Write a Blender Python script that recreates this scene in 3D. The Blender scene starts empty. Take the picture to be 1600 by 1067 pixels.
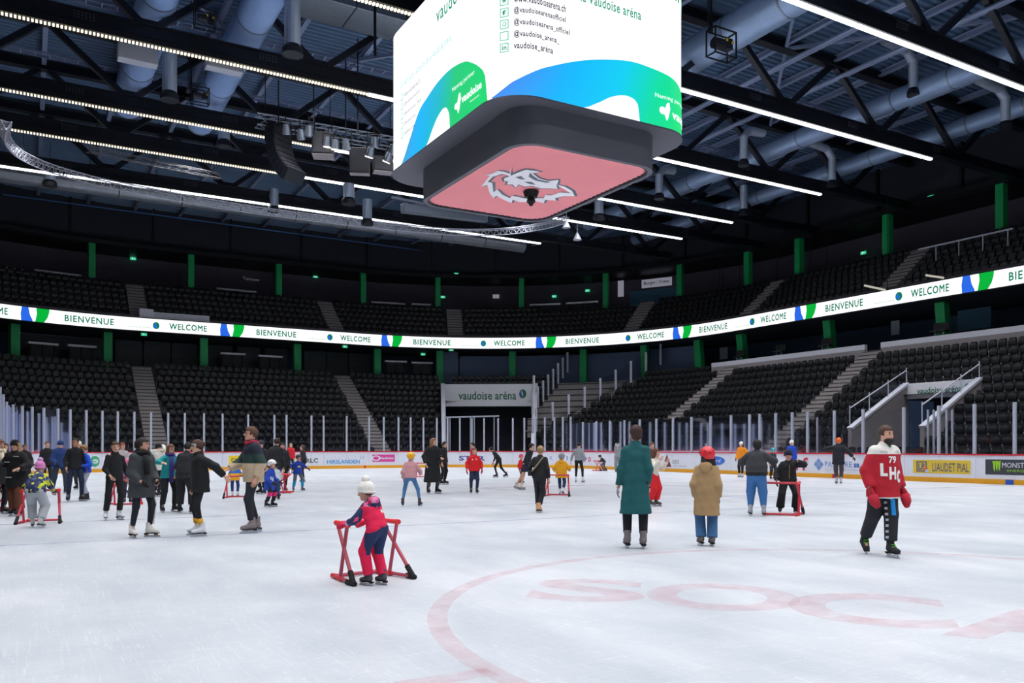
import bpy, bmesh, math, random
import numpy as np
from mathutils import Vector, Matrix
from mathutils.geometry import tessellate_polygon
random.seed(7); rng = np.random.RandomState(7)
SC = bpy.context.scene; COL = SC.collection
PI = math.pi

# ------------------------------------------------------------------ camera, world, exposure, lamps
F = 1310.0; HC = 1.45; Y0 = 699.0
cam = bpy.data.objects.new('camera', bpy.data.cameras.new('camera')); COL.objects.link(cam)
cam.location = (0, 0, HC); cam.rotation_euler = (PI/2, 0, -math.radians(30))
cam.data.sensor_width = 36; cam.data.lens = F/1600*36; cam.data.shift_y = (Y0-533.5)/1600
cam.data.clip_end = 400; cam.data.clip_start = .05
SC.camera = cam
SC.view_settings.view_transform = 'Standard'; SC.view_settings.look = 'None'
SC.view_settings.gamma = 1; SC.view_settings.use_curve_mapping = False
SC.view_settings.exposure = 0.0
w = bpy.data.worlds.new('world'); SC.world = w; w.use_nodes = True
w.node_tree.nodes['Background'].inputs[0].default_value = (.10, .17, .32, 1)
w.node_tree.nodes['Background'].inputs[1].default_value = .12
TRUSS_Y = [54.6, 48.1, 42.9, 35.4, 28.1, 20.6, 13.1, 5.6, -1.9, -9.4]
LZ = 17.05
def strip_lamp(x0, x1, y, power, spread=116):
    d = bpy.data.lights.new('strip_lamp_light', 'AREA'); d.shape = 'RECTANGLE'
    d.size = x1-x0; d.size_y = .16; d.energy = power; d.color = (.98, .975, .985); d.spread = math.radians(spread)
    o = bpy.data.objects.new('strip_lamp_light', d); COL.objects.link(o); o.location = ((x0+x1)/2, y, LZ-.06)
for i, y in enumerate(TRUSS_Y):
    if i == 0: strip_lamp(-4, 34, y, 1350)
    else: strip_lamp(-8, 42.4, y, 1850)

# ------------------------------------------------------------------ small helpers
def srgb(c):
    if isinstance(c, str):
        c = c.lstrip('#'); c = [int(c[i:i+2], 16)/255 for i in (0, 2, 4)]
    return tuple(v/12.92 if v <= .04045 else ((v+.055)/1.055)**2.4 for v in c) + (1,)
MATS = {}
def mat(name, col='808080', rough=.6, metal=0, emit=0, noise=.08, nscale=6, bump=0, spec=.5, sheen=0):
    if name in MATS: return MATS[name]
    m = bpy.data.materials.new(name); m.use_nodes = True; nt = m.node_tree; N = nt.nodes; L = nt.links
    b = N['Principled BSDF']; c = srgb(col)
    b.inputs['Roughness'].default_value = rough; b.inputs['Metallic'].default_value = metal
    b.inputs['Specular IOR Level'].default_value = spec
    if sheen: b.inputs['Sheen Weight'].default_value = sheen
    if emit:
        b.inputs['Base Color'].default_value = (0, 0, 0, 1); b.inputs['Emission Color'].default_value = c
        b.inputs['Emission Strength'].default_value = emit; b.inputs['Specular IOR Level'].default_value = .1
    else:
        tc = N.new('ShaderNodeTexCoord'); nz = N.new('ShaderNodeTexNoise'); nz.inputs['Scale'].default_value = nscale
        nz.inputs['Detail'].default_value = 4
        L.new(tc.outputs['Object'], nz.inputs['Vector'])
        mx = N.new('ShaderNodeMix'); mx.data_type = 'RGBA'
        mx.inputs[6].default_value = tuple(v*(1-noise) for v in c[:3])+(1,)
        mx.inputs[7].default_value = tuple(min(1, v*(1+noise)) for v in c[:3])+(1,)
        L.new(nz.outputs['Fac'], mx.inputs[0]); L.new(mx.outputs[2], b.inputs['Base Color'])
        if bump:
            bp = N.new('ShaderNodeBump'); bp.inputs['Strength'].default_value = bump; bp.inputs['Distance'].default_value = .02
            L.new(nz.outputs['Fac'], bp.inputs['Height']); L.new(bp.outputs[0], b.inputs['Normal'])
    MATS[name] = m; return m
def wave_mat(name, col, scale, axis='X', rough=.4, metal=.6, bump=.4, col2=None, fold=0):
    """metal / fabric with regular ribs across one axis"""
    if name in MATS: return MATS[name]
    m = mat(name, col, rough, metal); nt = m.node_tree; N = nt.nodes; L = nt.links
    wv = N.new('ShaderNodeTexWave'); wv.wave_type = 'BANDS'; wv.bands_direction = axis; wv.inputs['Scale'].default_value = scale
    wv.inputs['Distortion'].default_value = fold
    tc = N.new('ShaderNodeTexCoord'); L.new(tc.outputs['Object'], wv.inputs['Vector'])
    bp = N.new('ShaderNodeBump'); bp.inputs['Strength'].default_value = bump; bp.inputs['Distance'].default_value = .03
    L.new(wv.outputs['Fac'], bp.inputs['Height']); L.new(bp.outputs[0], N['Principled BSDF'].inputs['Normal'])
    return m
def spot_mat(name, base, c1, c2, scale=28):
    """printed fabric: voronoi patches of two colours on a base"""
    if name in MATS: return MATS[name]
    m = mat(name, base, .8); nt = m.node_tree; N = nt.nodes; L = nt.links
    tc = N.new('ShaderNodeTexCoord'); v = N.new('ShaderNodeTexVoronoi'); v.inputs['Scale'].default_value = scale
    L.new(tc.outputs['Object'], v.inputs['Vector'])
    s = N.new('ShaderNodeSeparateColor'); L.new(v.outputs['Color'], s.inputs[0])
    r = N.new('ShaderNodeValToRGB'); r.color_ramp.interpolation = 'CONSTANT'
    e = r.color_ramp.elements; e[0].position = 0; e[0].color = srgb(base); e[1].position = .55; e[1].color = srgb(c1)
    k = e.new(.8); k.color = srgb(c2)
    L.new(s.outputs[0], r.inputs[0]); L.new(r.outputs[0], N['Principled BSDF'].inputs['Base Color'])
    return m
def tag(o, label=None, cat=None, group=None, kind=None):
    if label: o['label'] = label
    if cat: o['category'] = cat
    if group: o['group'] = group
    if kind: o['kind'] = kind
    return o
def empty(name, loc=(0, 0, 0), rz=0):
    o = bpy.data.objects.new(name, None); COL.objects.link(o); o.location = loc; o.rotation_euler = (0, 0, rz)
    o.empty_display_size = .2
    return o
def meshobj(name, verts, faces, mats, parent=None, smooth=False, fmat=None, loc=None):
    me = bpy.data.meshes.new(name)
    me.from_pydata([tuple(v) for v in verts], [], [tuple(f) for f in faces])
    if not isinstance(mats, (list, tuple)): mats = [mats]
    for m in mats: me.materials.append(m)
    if fmat is not None: me.polygons.foreach_set('material_index', np.asarray(fmat, dtype=np.int32))
    if smooth: me.polygons.foreach_set('use_smooth', np.ones(len(me.polygons), dtype=bool))
    me.update()
    o = bpy.data.objects.new(name, me); COL.objects.link(o)
    if parent: o.parent = parent
    if loc is not None: o.location = loc
    return o
class MB:
    def __init__(s): s.v = []; s.f = []; s.m = []; s.mi = 0
    def add(s, vs, fs, mi=None):
        b = len(s.v); s.v += [tuple(v) for v in vs]; s.f += [tuple(i+b for i in f) for f in fs]
        s.m += [s.mi if mi is None else mi]*len(fs); return s
    def box(s, c, d, rz=0, mi=None, M=None):
        x, y, z = [a/2 for a in d]
        vs = [Vector((i*x, j*y, k*z)) for i in (-1, 1) for j in (-1, 1) for k in (-1, 1)]
        R = M if M is not None else Matrix.Rotation(rz, 3, 'Z')
        vs = [R @ v + Vector(c) for v in vs]
        return s.add(vs, [(0, 1, 3, 2), (4, 6, 7, 5), (0, 4, 5, 1), (2, 3, 7, 6), (0, 2, 6, 4), (1, 5, 7, 3)], mi)
    def bar(s, a, b, w, h=None, mi=None):
        """rectangular bar from a to b"""
        a = Vector(a); b = Vector(b); d = b-a; h = h or w
        q = d.to_track_quat('Y', 'Z').to_matrix()
        return s.box((a+b)/2, (w, d.length, h), M=q, mi=mi)
    def tube(s, pts, r, n=8, mi=None, cap=True):
        pts = [Vector(p) for p in pts]; rs = r if isinstance(r, (list, tuple)) else [r]*len(pts)
        vs = []; fs = []
        up = None
        for i, p in enumerate(pts):
            t = (pts[min(i+1, len(pts)-1)]-pts[max(i-1, 0)]).normalized()
            if up is None: up = Vector((0, 0, 1)) if abs(t.z) < .9 else Vector((0, 1, 0))
            u = (up - t*up.dot(t)).normalized(); v = t.cross(u); up = u
            for k in range(n):
                a = 2*PI*k/n; vs.append(p + (u*math.cos(a)+v*math.sin(a))*rs[i])
        for i in range(len(pts)-1):
            for k in range(n):
                a = i*n+k; b = i*n+(k+1) % n; fs.append((a, b, b+n, a+n))
        if cap: fs.append(tuple(range(n-1, -1, -1))); fs.append(tuple((len(pts)-1)*n+k for k in range(n)))
        return s.add(vs, fs, mi)
    def build(s, name, mats, parent=None, smooth=False, loc=None):
        return meshobj(name, s.v, s.f, mats, parent, smooth, s.m, loc)
def bevel(o, wdt=.01, seg=2):
    m = o.modifiers.new('bevel', 'BEVEL'); m.width = wdt; m.segments = seg; m.limit_method = 'ANGLE'; return o

# ------------------------------------------------------------------ rink plan: a rounded rectangle and its offsets
XR, XL, YF, R = 33.0, -0.8, 55.5, 8.5
def ray(x):
    l = (x-800)/F; return (.5+l*math.cos(PI/6), math.cos(PI/6)-l*.5)
def G(x, y):
    D = F*HC/(y-Y0); a = ray(x); return Vector((a[0]*D, a[1]*D, 0))
def at(x, y, D):
    a = ray(x); return Vector((a[0]*D, a[1]*D, HC+(Y0-y)*D/F))
def atz(x, y, z): return at(x, y, F*(z-HC)/(Y0-y))
def off(x, y):
    dx = XL+R-x if x < XL+R else (x-(XR-R) if x > XR-R else 0)
    dy = max(y-(YF-R), 0)
    return (math.hypot(dx, dy) if dx > 0 and dy > 0 else max(dx, dy))-R
def hit(x, o):
    a = ray(x); lo, hi = 4.0, 160.0
    if off(a[0]*lo, a[1]*lo) > o: lo = 20.0
    for _ in range(50):
        m = (lo+hi)/2
        if off(a[0]*m, a[1]*m) < o: lo = m
        else: hi = m
    return a[0]*lo, a[1]*lo, lo
def zat(x, y, o): return HC+(Y0-y)*hit(x, o)[2]/F
# arc position along an offset path: 0 where the far straight meets the right-hand corner
def P(s, o, z=0):
    r = R+o; q = PI/2*r; fl = (XR-R)-(XL+R)
    if s > q: x, y, n = XR+o, YF-R-(s-q), (1, 0)
    elif s > 0: t = s/r; n = (math.sin(t), math.cos(t)); x, y = XR-R+r*n[0], YF-R+r*n[1]
    elif s > -fl: x, y, n = XR-R+s, YF+o, (0, 1)
    elif s > -fl-q: t = (s+fl)/r; n = (math.sin(t), math.cos(t)); x, y = XL+R+r*n[0], YF-R+r*n[1]
    else: x, y, n = XL-o, YF-R-(-s-fl-q), (-1, 0)
    return Vector((x, y, z)), Vector((n[0], n[1], 0))
def S(x, y, o):
    r = R+o; q = PI/2*r; fl = (XR-R)-(XL+R)
    if y <= YF-R: return q+(YF-R-y) if x > 10 else -fl-q-(YF-R-y)
    if x > XR-R: return math.atan2(x-(XR-R), y-(YF-R))*r
    if x > XL+R: return x-(XR-R)
    return -fl+math.atan2(x-(XL+R), y-(YF-R))*r
def Spx(x, o): h = hit(x, o); return S(h[0], h[1], o)
# stations shared by all offsets: kind + value
STN = [('l', y) for y in np.arange(26, 47, .7)]
STN += [('L', a) for a in np.linspace(-90, 0, 31)[:-1]]
STN += [('F', x) for x in np.linspace(XL+R, XR-R, 36)[:-1]]
STN += [('C', a) for a in np.linspace(0, 90, 61)[:-1]]
STN += [('R', y) for y in np.linspace(YF-R, 3, 90)]
def PS(st, o, z=0):
    k, v = st; r = R+o
    if k == 'l': return Vector((XL-o, v, z))
    if k == 'L': a = math.radians(v); return Vector((XL+R+r*math.sin(a), YF-R+r*math.cos(a), z))
    if k == 'F': return Vector((v, YF+o, z))
    if k == 'C': a = math.radians(v); return Vector((XR-R+r*math.sin(a), YF-R+r*math.cos(a), z))
    return Vector((XR+o, v, z))
def inpoly(p, poly):
    c = False; n = len(poly)
    for i in range(n):
        a, b = poly[i], poly[(i+1) % n]
        if (a[1] > p[1]) != (b[1] > p[1]) and p[0] < (b[0]-a[0])*(p[1]-a[1])/(b[1]-a[1])+a[0]: c = not c
    return c
def sweep(name, prof, mats, parent=None, st=None, hole=None, closed=False, fm=None):
    """sweep a profile [(offset, z), ...] along the bowl"""
    st = st or STN; vs = []; fs = []; ms = []; n = len(prof)
    for s in st:
        for o, z in prof: vs.append(PS(s, o, z))
    for i in range(len(st)-1):
        for k in range(n if closed else n-1):
            k2 = (k+1) % n; q = (i*n+k, i*n+k2, (i+1)*n+k2, (i+1)*n+k)
            if hole:
                c = sum((vs[j] for j in q), Vector())/4
                if any(inpoly(c, h) for h in hole): continue
            fs.append(q); ms.append(fm[k] if fm else 0)
    return meshobj(name, vs, fs, mats, parent, fmat=ms)
def srange(a, b, step, o):
    """path points by arc length"""
    n = max(1, int(round((b-a)/step))); return [a+(b-a)*i/n for i in range(n+1)]
def path_strip(name, s0, s1, o, z0, z1, m, parent=None, thick=0, step=.6):
    """vertical band standing on the path, with thickness"""
    ss = srange(s0, s1, step, o); mb = MB()
    vs = []
    for s in ss:
        p, n = P(s, o)
        if thick: vs += [p+Vector((0, 0, z0)), p+Vector((0, 0, z1)), p+n*thick+Vector((0, 0, z1)), p+n*thick+Vector((0, 0, z0))]
        else: vs += [p+Vector((0, 0, z0)), p+Vector((0, 0, z1))]
    k = 4 if thick else 2; fs = []
    for i in range(len(ss)-1):
        for j in range(k if thick else 1): fs.append((i*k+j, i*k+(j+1) % k, (i+1)*k+(j+1) % k, (i+1)*k+j))
    if thick: fs += [(3, 2, 1, 0), tuple((len(ss)-1)*4+j for j in range(4))]
    mb.add(vs, fs); return mb.build(name, m, parent)

# ------------------------------------------------------------------ text
_tc = {}
def text_data(s, bold=0.0, spacing=1.0):
    res = 8 if len(s) == 1 else 2; k = (s, bold, spacing)
    if k not in _tc:
        wide = bold and 'M' in s      # the fill of a thickened M fails, so that word is thickened by shifted copies
        c = bpy.data.curves.new('t', 'FONT'); c.body = s; c.size = 1; c.offset = 0 if wide else bold; c.resolution_u = res; c.space_character = spacing
        o = bpy.data.objects.new('t', c); me = bpy.data.meshes.new_from_object(o)
        vs = [(v.co.x, v.co.y) for v in me.vertices]; fs = [tuple(p.vertices) for p in me.polygons]
        bpy.data.objects.remove(o); bpy.data.meshes.remove(me); bpy.data.curves.remove(c)
        if wide:
            n = len(vs); v0, f0 = vs, fs; vs, fs = [], []
            for q, (dx, dy) in enumerate(((bold, bold), (-bold, bold), (bold, -bold), (-bold, -bold))):
                vs += [(x+dx, y+dy) for x, y in v0]; fs += [tuple(a+q*n for a in f) for f in f0]
        xs = [v[0] for v in vs]; ys = [v[1] for v in vs]
        _tc[k] = (vs, fs, min(xs), max(xs), min(ys), max(ys))
    return _tc[k]
def text_obj(name, s, u0, u1, v0, v1, fn, m, parent=None, bold=0.0, shear=0, spacing=1.0, keep=False):
    """lettering stretched into the box u0..u1, v0..v1 and carried onto a surface by fn(u, v)"""
    vs, fs, a, b, c, d = text_data(s, bold, spacing)
    out = []
    for x, y in vs:
        t = (y-c)/(d-c); u = u0+(u1-u0)*(x-a)/(b-a)+shear*t; out.append(fn(u, v0+(v1-v0)*t))
    return meshobj(name, out, fs, m, parent)
def poly_fill(name, pts, fn, m, parent=None):
    vs = [Vector((p[0], p[1], 0)) for p in pts]
    return meshobj(name, [fn(p[0], p[1]) for p in pts], tessellate_polygon([vs]), m, parent)
def ell_pts(cu, cv, ru, rv, n=24, a0=0, a1=2*PI):
    return [(cu+ru*math.cos(a0+(a1-a0)*i/n), cv+rv*math.sin(a0+(a1-a0)*i/n)) for i in range(n)]
# ------------------------------------------------------------------ materials of the building
M_conc = mat('concrete', '8b8689', .85, noise=.15, nscale=3, bump=.15)
M_concd = mat('dark_concrete', '3c3c44', .85, noise=.2, nscale=2)
M_step = mat('step_concrete', '96918f', .85, noise=.12, nscale=3)
M_black = mat('black_steel', '15171c', .5, .3)
M_truss = mat('truss_paint', '171b27', .45, .2)
M_navy = mat('dark_wall', '20242f', .7)
M_purple = mat('concourse_wall', '4a4654', .7, noise=.15, nscale=1.2)
M_teal = mat('concourse_blue', '3c5570', .7, noise=.15, nscale=.8)
M_green = mat('green_column', '0fa45c', .5)
M_galv = mat('galvanised', '8d97a6', .38, .75, noise=.15)
M_alu = mat('aluminium', 'b0b4c2', .5, .2)
M_white = mat('white_panel', 'e4e6ee', .5)
M_parap = mat('white_parapet', 'c8cad6', .5)
M_seat = mat('seat_plastic', '0d0f13', .4, spec=.5)
M_bracket = mat('seat_bracket', '9aa0a8', .4, .5)
M_red = mat('red_rail', 'c8202c', .4)
M_yellow = mat('yellow_kick', 'e2a01a', .45)
M_deck = mat('roof_deck', '55708f', .5, .1)
M_purlin = mat('purlin', '7f8cab', .5, .1)
M_duct = wave_mat('spiral_duct', '96aed2', 9, 'Y', .33, .4, .35)
M_ductv = wave_mat('spiral_duct_drop', 'a9b6ca', 12, 'Z', .35, .4, .4)
M_ductx = wave_mat('smooth_duct', '7d828c', 3, 'X', .4, .6, .15)
M_led = mat('lamp_diffuser', 'f6f8ff', emit=4.5)
M_ledc = mat('lamp_cell', 'fff0d4', emit=1.9)
M_exit = mat('exit_sign_glow', '38d89a', emit=.75)
M_exitw = mat('exit_sign_white', 'f0fff8', emit=1.3)
M_scr = mat('screen_white', 'fbfbff', emit=1.25)
M_scrg = mat('screen_green', '067a58', emit=1.0)
M_scrt = mat('screen_teal', '1ca078', emit=1.0)
M_scrn = mat('screen_navy', '14142e', emit=1.0)
M_scrb = mat('screen_blue', '2a6ae8', emit=1.0)
M_scrgr = mat('screen_leaf', '05b43c', emit=1.0)
M_scrc = mat('screen_cyan', '7cd8c8', emit=1.0)
M_scrlg = mat('screen_light_green', '48c8a0', emit=1.0)
M_sgreen = mat('sign_green', '0f6a4c', .6)
M_sblue = mat('sign_blue', '2a5fb4', .6)
def glass_mat(name, tint=(.93, .95, .98), gl=.5):
    m = bpy.data.materials.new(name); m.use_nodes = True; nt = m.node_tree; N = nt.nodes; L = nt.links
    N.remove(N['Principled BSDF'])
    t = N.new('ShaderNodeBsdfTransparent'); t.inputs[0].default_value = tint+(1,)
    g = N.new('ShaderNodeBsdfGlossy'); g.inputs['Roughness'].default_value = .04
    g.inputs['Color'].default_value = (.8, .85, 1, 1)
    f = N.new('ShaderNodeFresnel'); f.inputs[0].default_value = 1.45
    mu = N.new('ShaderNodeMath'); mu.operation = 'MULTIPLY'; mu.inputs[1].default_value = gl; L.new(f.outputs[0], mu.inputs[0])
    x = N.new('ShaderNodeMixShader'); L.new(mu.outputs[0], x.inputs[0]); L.new(t.outputs[0], x.inputs[1]); L.new(g.outputs[0], x.inputs[2])
    L.new(x.outputs[0], N['Material Output'].inputs[0]); return m
M_glass = glass_mat('rink_glass', gl=1.0)
M_glass2 = glass_mat('rail_glass', (.85, .88, .93), 1.2)

# ------------------------------------------------------------------ ice
def ice_material():
    m = bpy.data.materials.new('ice'); m.use_nodes = True; nt = m.node_tree; N = nt.nodes; L = nt.links
    b = N['Principled BSDF']; tc = N.new('ShaderNodeTexCoord')
    def noise(scale, det, sc=(1, 1, 1), rot=0, dist=0):
        mp = N.new('ShaderNodeMapping'); mp.inputs['Scale'].default_value = sc; mp.inputs['Rotation'].default_value = (0, 0, rot)
        L.new(tc.outputs['Object'], mp.inputs[0]); n = N.new('ShaderNodeTexNoise'); n.inputs['Scale'].default_value = scale
        n.inputs['Detail'].default_value = det; n.inputs['Distortion'].default_value = dist; L.new(mp.outputs[0], n.inputs['Vector']); return n
    n1 = noise(.35, 5, dist=.6); n2 = noise(2.2, 6, (1, .25, 1), .5, .8); n3 = noise(6, 3, (.15, 2.2, 1), 1.1, 1.5); n4 = noise(7, 3, (2.4, .12, 1), .2, 1.2)
    def ramp(src, a, b_, c0, c1):
        r = N.new('ShaderNodeMapRange'); r.inputs['From Min'].default_value = a; r.inputs['From Max'].default_value = b_
        r.inputs['To Min'].default_value = c0; r.inputs['To Max'].default_value = c1; L.new(src, r.inputs[0]); return r.outputs[0]
    def ridge(src):   # thin bright scratch where the noise crosses its middle
        a = N.new('ShaderNodeMath'); a.operation = 'SUBTRACT'; a.inputs[1].default_value = .5; L.new(src, a.inputs[0])
        c = N.new('ShaderNodeMath'); c.operation = 'ABSOLUTE'; L.new(a.outputs[0], c.inputs[0])
        return ramp(c.outputs[0], 0, .012, 1, 0)
    def mul(a, b_, op='MULTIPLY'):
        x = N.new('ShaderNodeMath'); x.operation = op
        for i, v in enumerate((a, b_)):
            if isinstance(v, (int, float)): x.inputs[i].default_value = v
            else: L.new(v, x.inputs[i])
        return x.outputs[0]
    n5 = noise(1.3, 8, (1, .45, 1), .9, .2)
    base = mul(ramp(n1.outputs['Fac'], .25, .75, .0, .45), ramp(n5.outputs['Fac'], .25, .75, 0, .5), 'ADD')
    scr = mul(mul(ridge(n3.outputs['Fac']), ridge(n4.outputs['Fac']), 'ADD'), .35)
    f = mul(base, scr, 'ADD')
    cr = N.new('ShaderNodeMix'); cr.data_type = 'RGBA'; cr.inputs[6].default_value = srgb('a8b2bc'); cr.inputs[7].default_value = srgb('e2e5eb')
    L.new(f, cr.inputs[0]); L.new(cr.outputs[2], b.inputs['Base Color'])
    b.inputs['Roughness'].default_value = .33
    b.inputs['Specular IOR Level'].default_value = .35; b.inputs['IOR'].default_value = 1.31
    bp = N.new('ShaderNodeBump'); bp.inputs['Strength'].default_value = .12; bp.inputs['Distance'].default_value = .01
    L.new(n5.outputs['Fac'], bp.inputs['Height']); L.new(bp.outputs[0], b.inputs['Normal'])
    return m
iv = []; jf = []
iys = [-6+1.0*k for k in range(54)]+[YF-R+R*math.sin(PI/2*k/24) for k in range(25)]
for yy in iys:
    ins = R-math.sqrt(max(0, R*R-max(0, yy-(YF-R))**2)); a_, b_ = XL+ins, XR-ins
    for k in range(25): iv.append((a_+(b_-a_)*k/24, yy, 0))
for r_ in range(len(iys)-1):
    for k in range(24): jf.append((r_*25+k, r_*25+k+1, (r_+1)*25+k+1, (r_+1)*25+k))
ice = meshobj('floor', iv, jf, ice_material())
tag(ice, 'scuffed white ice with faint skate lines', kind='structure')
base = meshobj('floor', [(-70, -30, -.03), (90, -30, -.03), (90, 95, -.03), (-70, 95, -.03)], [(0, 1, 2, 3)], M_concd)
tag(base, 'dark concrete floor under the stands', kind='structure')
def film(name, col, alpha, scale=4):
    m = mat(name, col, .6); nt = m.node_tree; N = nt.nodes; L = nt.links; b = N['Principled BSDF']
    tc = N.new('ShaderNodeTexCoord'); n = N.new('ShaderNodeTexNoise'); n.inputs['Scale'].default_value = scale; n.inputs['Detail'].default_value = 5
    L.new(tc.outputs['Object'], n.inputs['Vector']); r = N.new('ShaderNodeMapRange')
    r.inputs['From Min'].default_value = .3; r.inputs['From Max'].default_value = .7; r.inputs['To Min'].default_value = alpha*.4; r.inputs['To Max'].default_value = alpha*1.3
    L.new(n.outputs['Fac'], r.inputs[0]); L.new(r.outputs[0], b.inputs['Alpha']); return m
M_pink = film('faded_red_ice_paint', 'dc8c98', .17); M_blul = film('faded_blue_ice_paint', '7f88c4', .3); M_pinkl = film('faded_pink_ice_paint', 'd88a98', .22)
def ring(name, cx, cy, r0, r1, a0, a1, m, n=64, z=.004):
    vs = []; fs = []
    for i in range(n+1):
        a = a0+(a1-a0)*i/n; vs += [(cx+r0*math.cos(a), cy+r0*math.sin(a), z), (cx+r1*math.cos(a), cy+r1*math.sin(a), z)]
    for i in range(n): fs.append((2*i, 2*i+1, 2*i+3, 2*i+2))
    o = meshobj(name, vs, fs, m); return tag(o, kind='structure')
ring('faceoff_circle_line', 7.0, 4.6, 4.33, 4.50, 0, 2*PI, M_pink)
def quad(name, x0, y0, x1, y1, m, z=.004):
    return tag(meshobj(name, [(x0, y0, z), (x1, y0, z), (x1, y1, z), (x0, y1, z)], [(0, 1, 2, 3)], m), kind='structure')
quad('hash_mark', 1.95, 4.65, 2.6, 4.85, M_pink)
quad('blue_ice_line', XL+.05, 14.4, 20, 14.52, M_blul)
quad('blue_ice_line', XL+.05, 18.3, XR-.05, 18.5, film('pale_blue_ice_paint', 'a0a8d0', .25))
quad('centre_line', 14, 26.2, XR-.05, 26.6, M_pinkl)
for ch, cx, cy, ux, uy, h, wd in (('S', 4.95, 7.0, .66, .75, 1.35, 1.15), ('O', 5.85, 6.05, .70, .71, 1.5, 1.45), ('C', 6.55, 4.95, .78, .62, 1.6, 1.35), ('A', 7.1, 3.75, .85, .52, 1.5, 1.4), ('R', 7.4, 2.3, .93, .36, 1.5, 1.3)):
    rx, ry = uy, -ux
    o = text_obj('ice_letter', ch, -wd/2, wd/2, -h/2, h/2, lambda u, v: (cx+rx*u+ux*v, cy+ry*u+uy*v, .005), M_pink, bold=.03)
    tag(o, kind='structure')

# ------------------------------------------------------------------ stands
V1 = [(27.6, 58.2), (30.7, 65.0), (37.45, 60.8), (33.2, 54.3)]               # player tunnel in the corner
V2 = [(37.3, 25.1), (42.0, 25.1), (42.0, 29.2), (37.3, 29.2)]                # tunnel in the side stand
WL, WR = [(36.2, 59.3), (41.6, 62.2)], [(35.2, 57.1), (46.4, 55.2)]          # glass rails beside the bare terrace
TERR = [WR[0], WR[1], WL[1], WL[0], (34.4, 57.6)]
AISL_F, AISL_R = [7.4, 23.0], [46.6, 34.4]
LK = [(2.2+.8*k, .1+.53*k) for k in range(14)]
prof = []
for k, (o, z) in enumerate(LK): prof += [(o, z), (o+.8, z)]
prof = [(2.2, -.02)]+prof+[(13.4, 7.15), (20.5, 7.15)]
lower = sweep('lower_stand_terrace', prof, [M_concd], hole=[V1, V2]); tag(lower, kind='structure')
UK = [(13.9+.72*k, 11.0+.58*k) for k in range(6)]
prof = [(13.5, 11.45), (13.7, 11.45), (13.7, 10.95)]
for o, z in UK: prof += [(o, z), (o+.72, z)]
prof += [(18.25, 13.95), (23.0, 13.95)]
upper = sweep('upper_stand_terrace', prof, [M_concd]); tag(upper, kind='structure')
tag(sweep('upper_stand_underside', [(13.35, 10.2), (23, 10.2)], M_navy), kind='structure')
tag(sweep('wall_concourse', [(20.4, 7.1), (20.4, 10.2)], M_teal), kind='structure')
tag(sweep('wall_upper_concourse', [(22.6, 13.9), (22.6, 17.7)], M_purple), kind='structure')
tag(sweep('wall_fascia', [(18.2, 17.55), (18.9, 17.55), (18.9, 22.5)], M_navy), kind='structure')
tag(sweep('upper_concourse_ceiling', [(18.9, 17.6), (22.8, 17.6)], M_black), kind='structure')
tag(sweep('trim_fascia_beam', [(18.0, 17.5), (18.0, 17.85), (18.2, 17.85), (18.2, 17.5)], M_black, closed=True), kind='structure')
# thin blue cable line on the fascia, parallel to the roof trusses
cab = MB(); cab.tube([(-1.6, 72.3, 20.1), (32, 72.3, 19.9)], .05, 6)
tag(cab.build('cable_conduit', mat('blue_cable', '4a78b8', .5, emit=0)), 'thin blue conduit running along the dark fascia wall', 'conduit')
# fascia panel joints
jm = MB()
for s in srange(-40, 70, 6.0, 18.85):
    p, n = P(s, 18.8, 19.9); jm.box(p, (.18, .25, 4.6), rz=-math.atan2(n.x, n.y))
jo = jm.build('trim_fascia_posts', M_black); tag(jo, kind='structure')

# aisles: two small steps to a row
def aisle(fn, k_list, dz, wdt, name='stair_aisle', depth=.8):
    mb = MB()
    for o, z in k_list:
        for j in (0, 1):
            p, n = fn(o+depth*(.25+.5*j)-.0)
            zz = z+dz*(j+1)/2
            mb.box(p+Vector((0, 0, zz-.15)), (wdt, depth*.5, .3 if j == 0 else dz/2+.06), rz=-math.atan2(n.x, n.y), mi=0)
            mb.box(p-n*(depth*.25+.005)+Vector((0, 0, zz-.03)), (wdt, .02, .05), rz=-math.atan2(n.x, n.y), mi=1)
    return tag(mb.build(name, [M_step, M_concd]), kind='structure')
for x in AISL_F:
    aisle(lambda o, x=x: (Vector((x, YF+o, 0)), Vector((0, 1, 0))), LK, .53, 1.35)
    aisle(lambda o, x=x: (Vector((x, YF+o, 0)), Vector((0, 1, 0))), UK, .58, 1.3, depth=.72)
for y in AISL_R:
    aisle(lambda o, y=y: (Vector((XR+o, y, 0)), Vector((1, 0, 0))), LK, .53, 1.3)
    aisle(lambda o, y=y: (Vector((XR+o, y, 0)), Vector((1, 0, 0))), UK, .58, 1.3, depth=.72)
for a in (23, 63):
    def fa(o, a=a):
        n = Vector((math.sin(math.radians(a)), math.cos(math.radians(a)), 0)); return Vector((XR-R, YF-R, 0))+n*(R+o), n
    aisle(fa, UK, .58, 1.4, depth=.72)
# bare terrace between the rails: concrete blocks one row high
tb = MB()
for o, z in LK[2:]:
    ss = srange(Spx(830, o), Spx(1000, o), .45, o)
    for s in ss:
        p, n = P(s, o+.4)
        if inpoly(p, TERR): tb.box(p+Vector((0, 0, z+.02)), (.62, .82, .06), rz=-math.atan2(n.x, n.y))
        p2, _ = P(s, o)
        if inpoly(p2, TERR): tb.box(p2+Vector((0, 0, z-.24)), (.62, .05, .53), rz=-math.atan2(n.x, n.y)); tb.box(p2+n*-.04+Vector((0, 0, z-.05)), (.62, .03, .07), rz=-math.atan2(n.x, n.y), mi=1)
tag(tb.build('bare_terrace_steps', [M_step, M_concd]), kind='structure')

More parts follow.
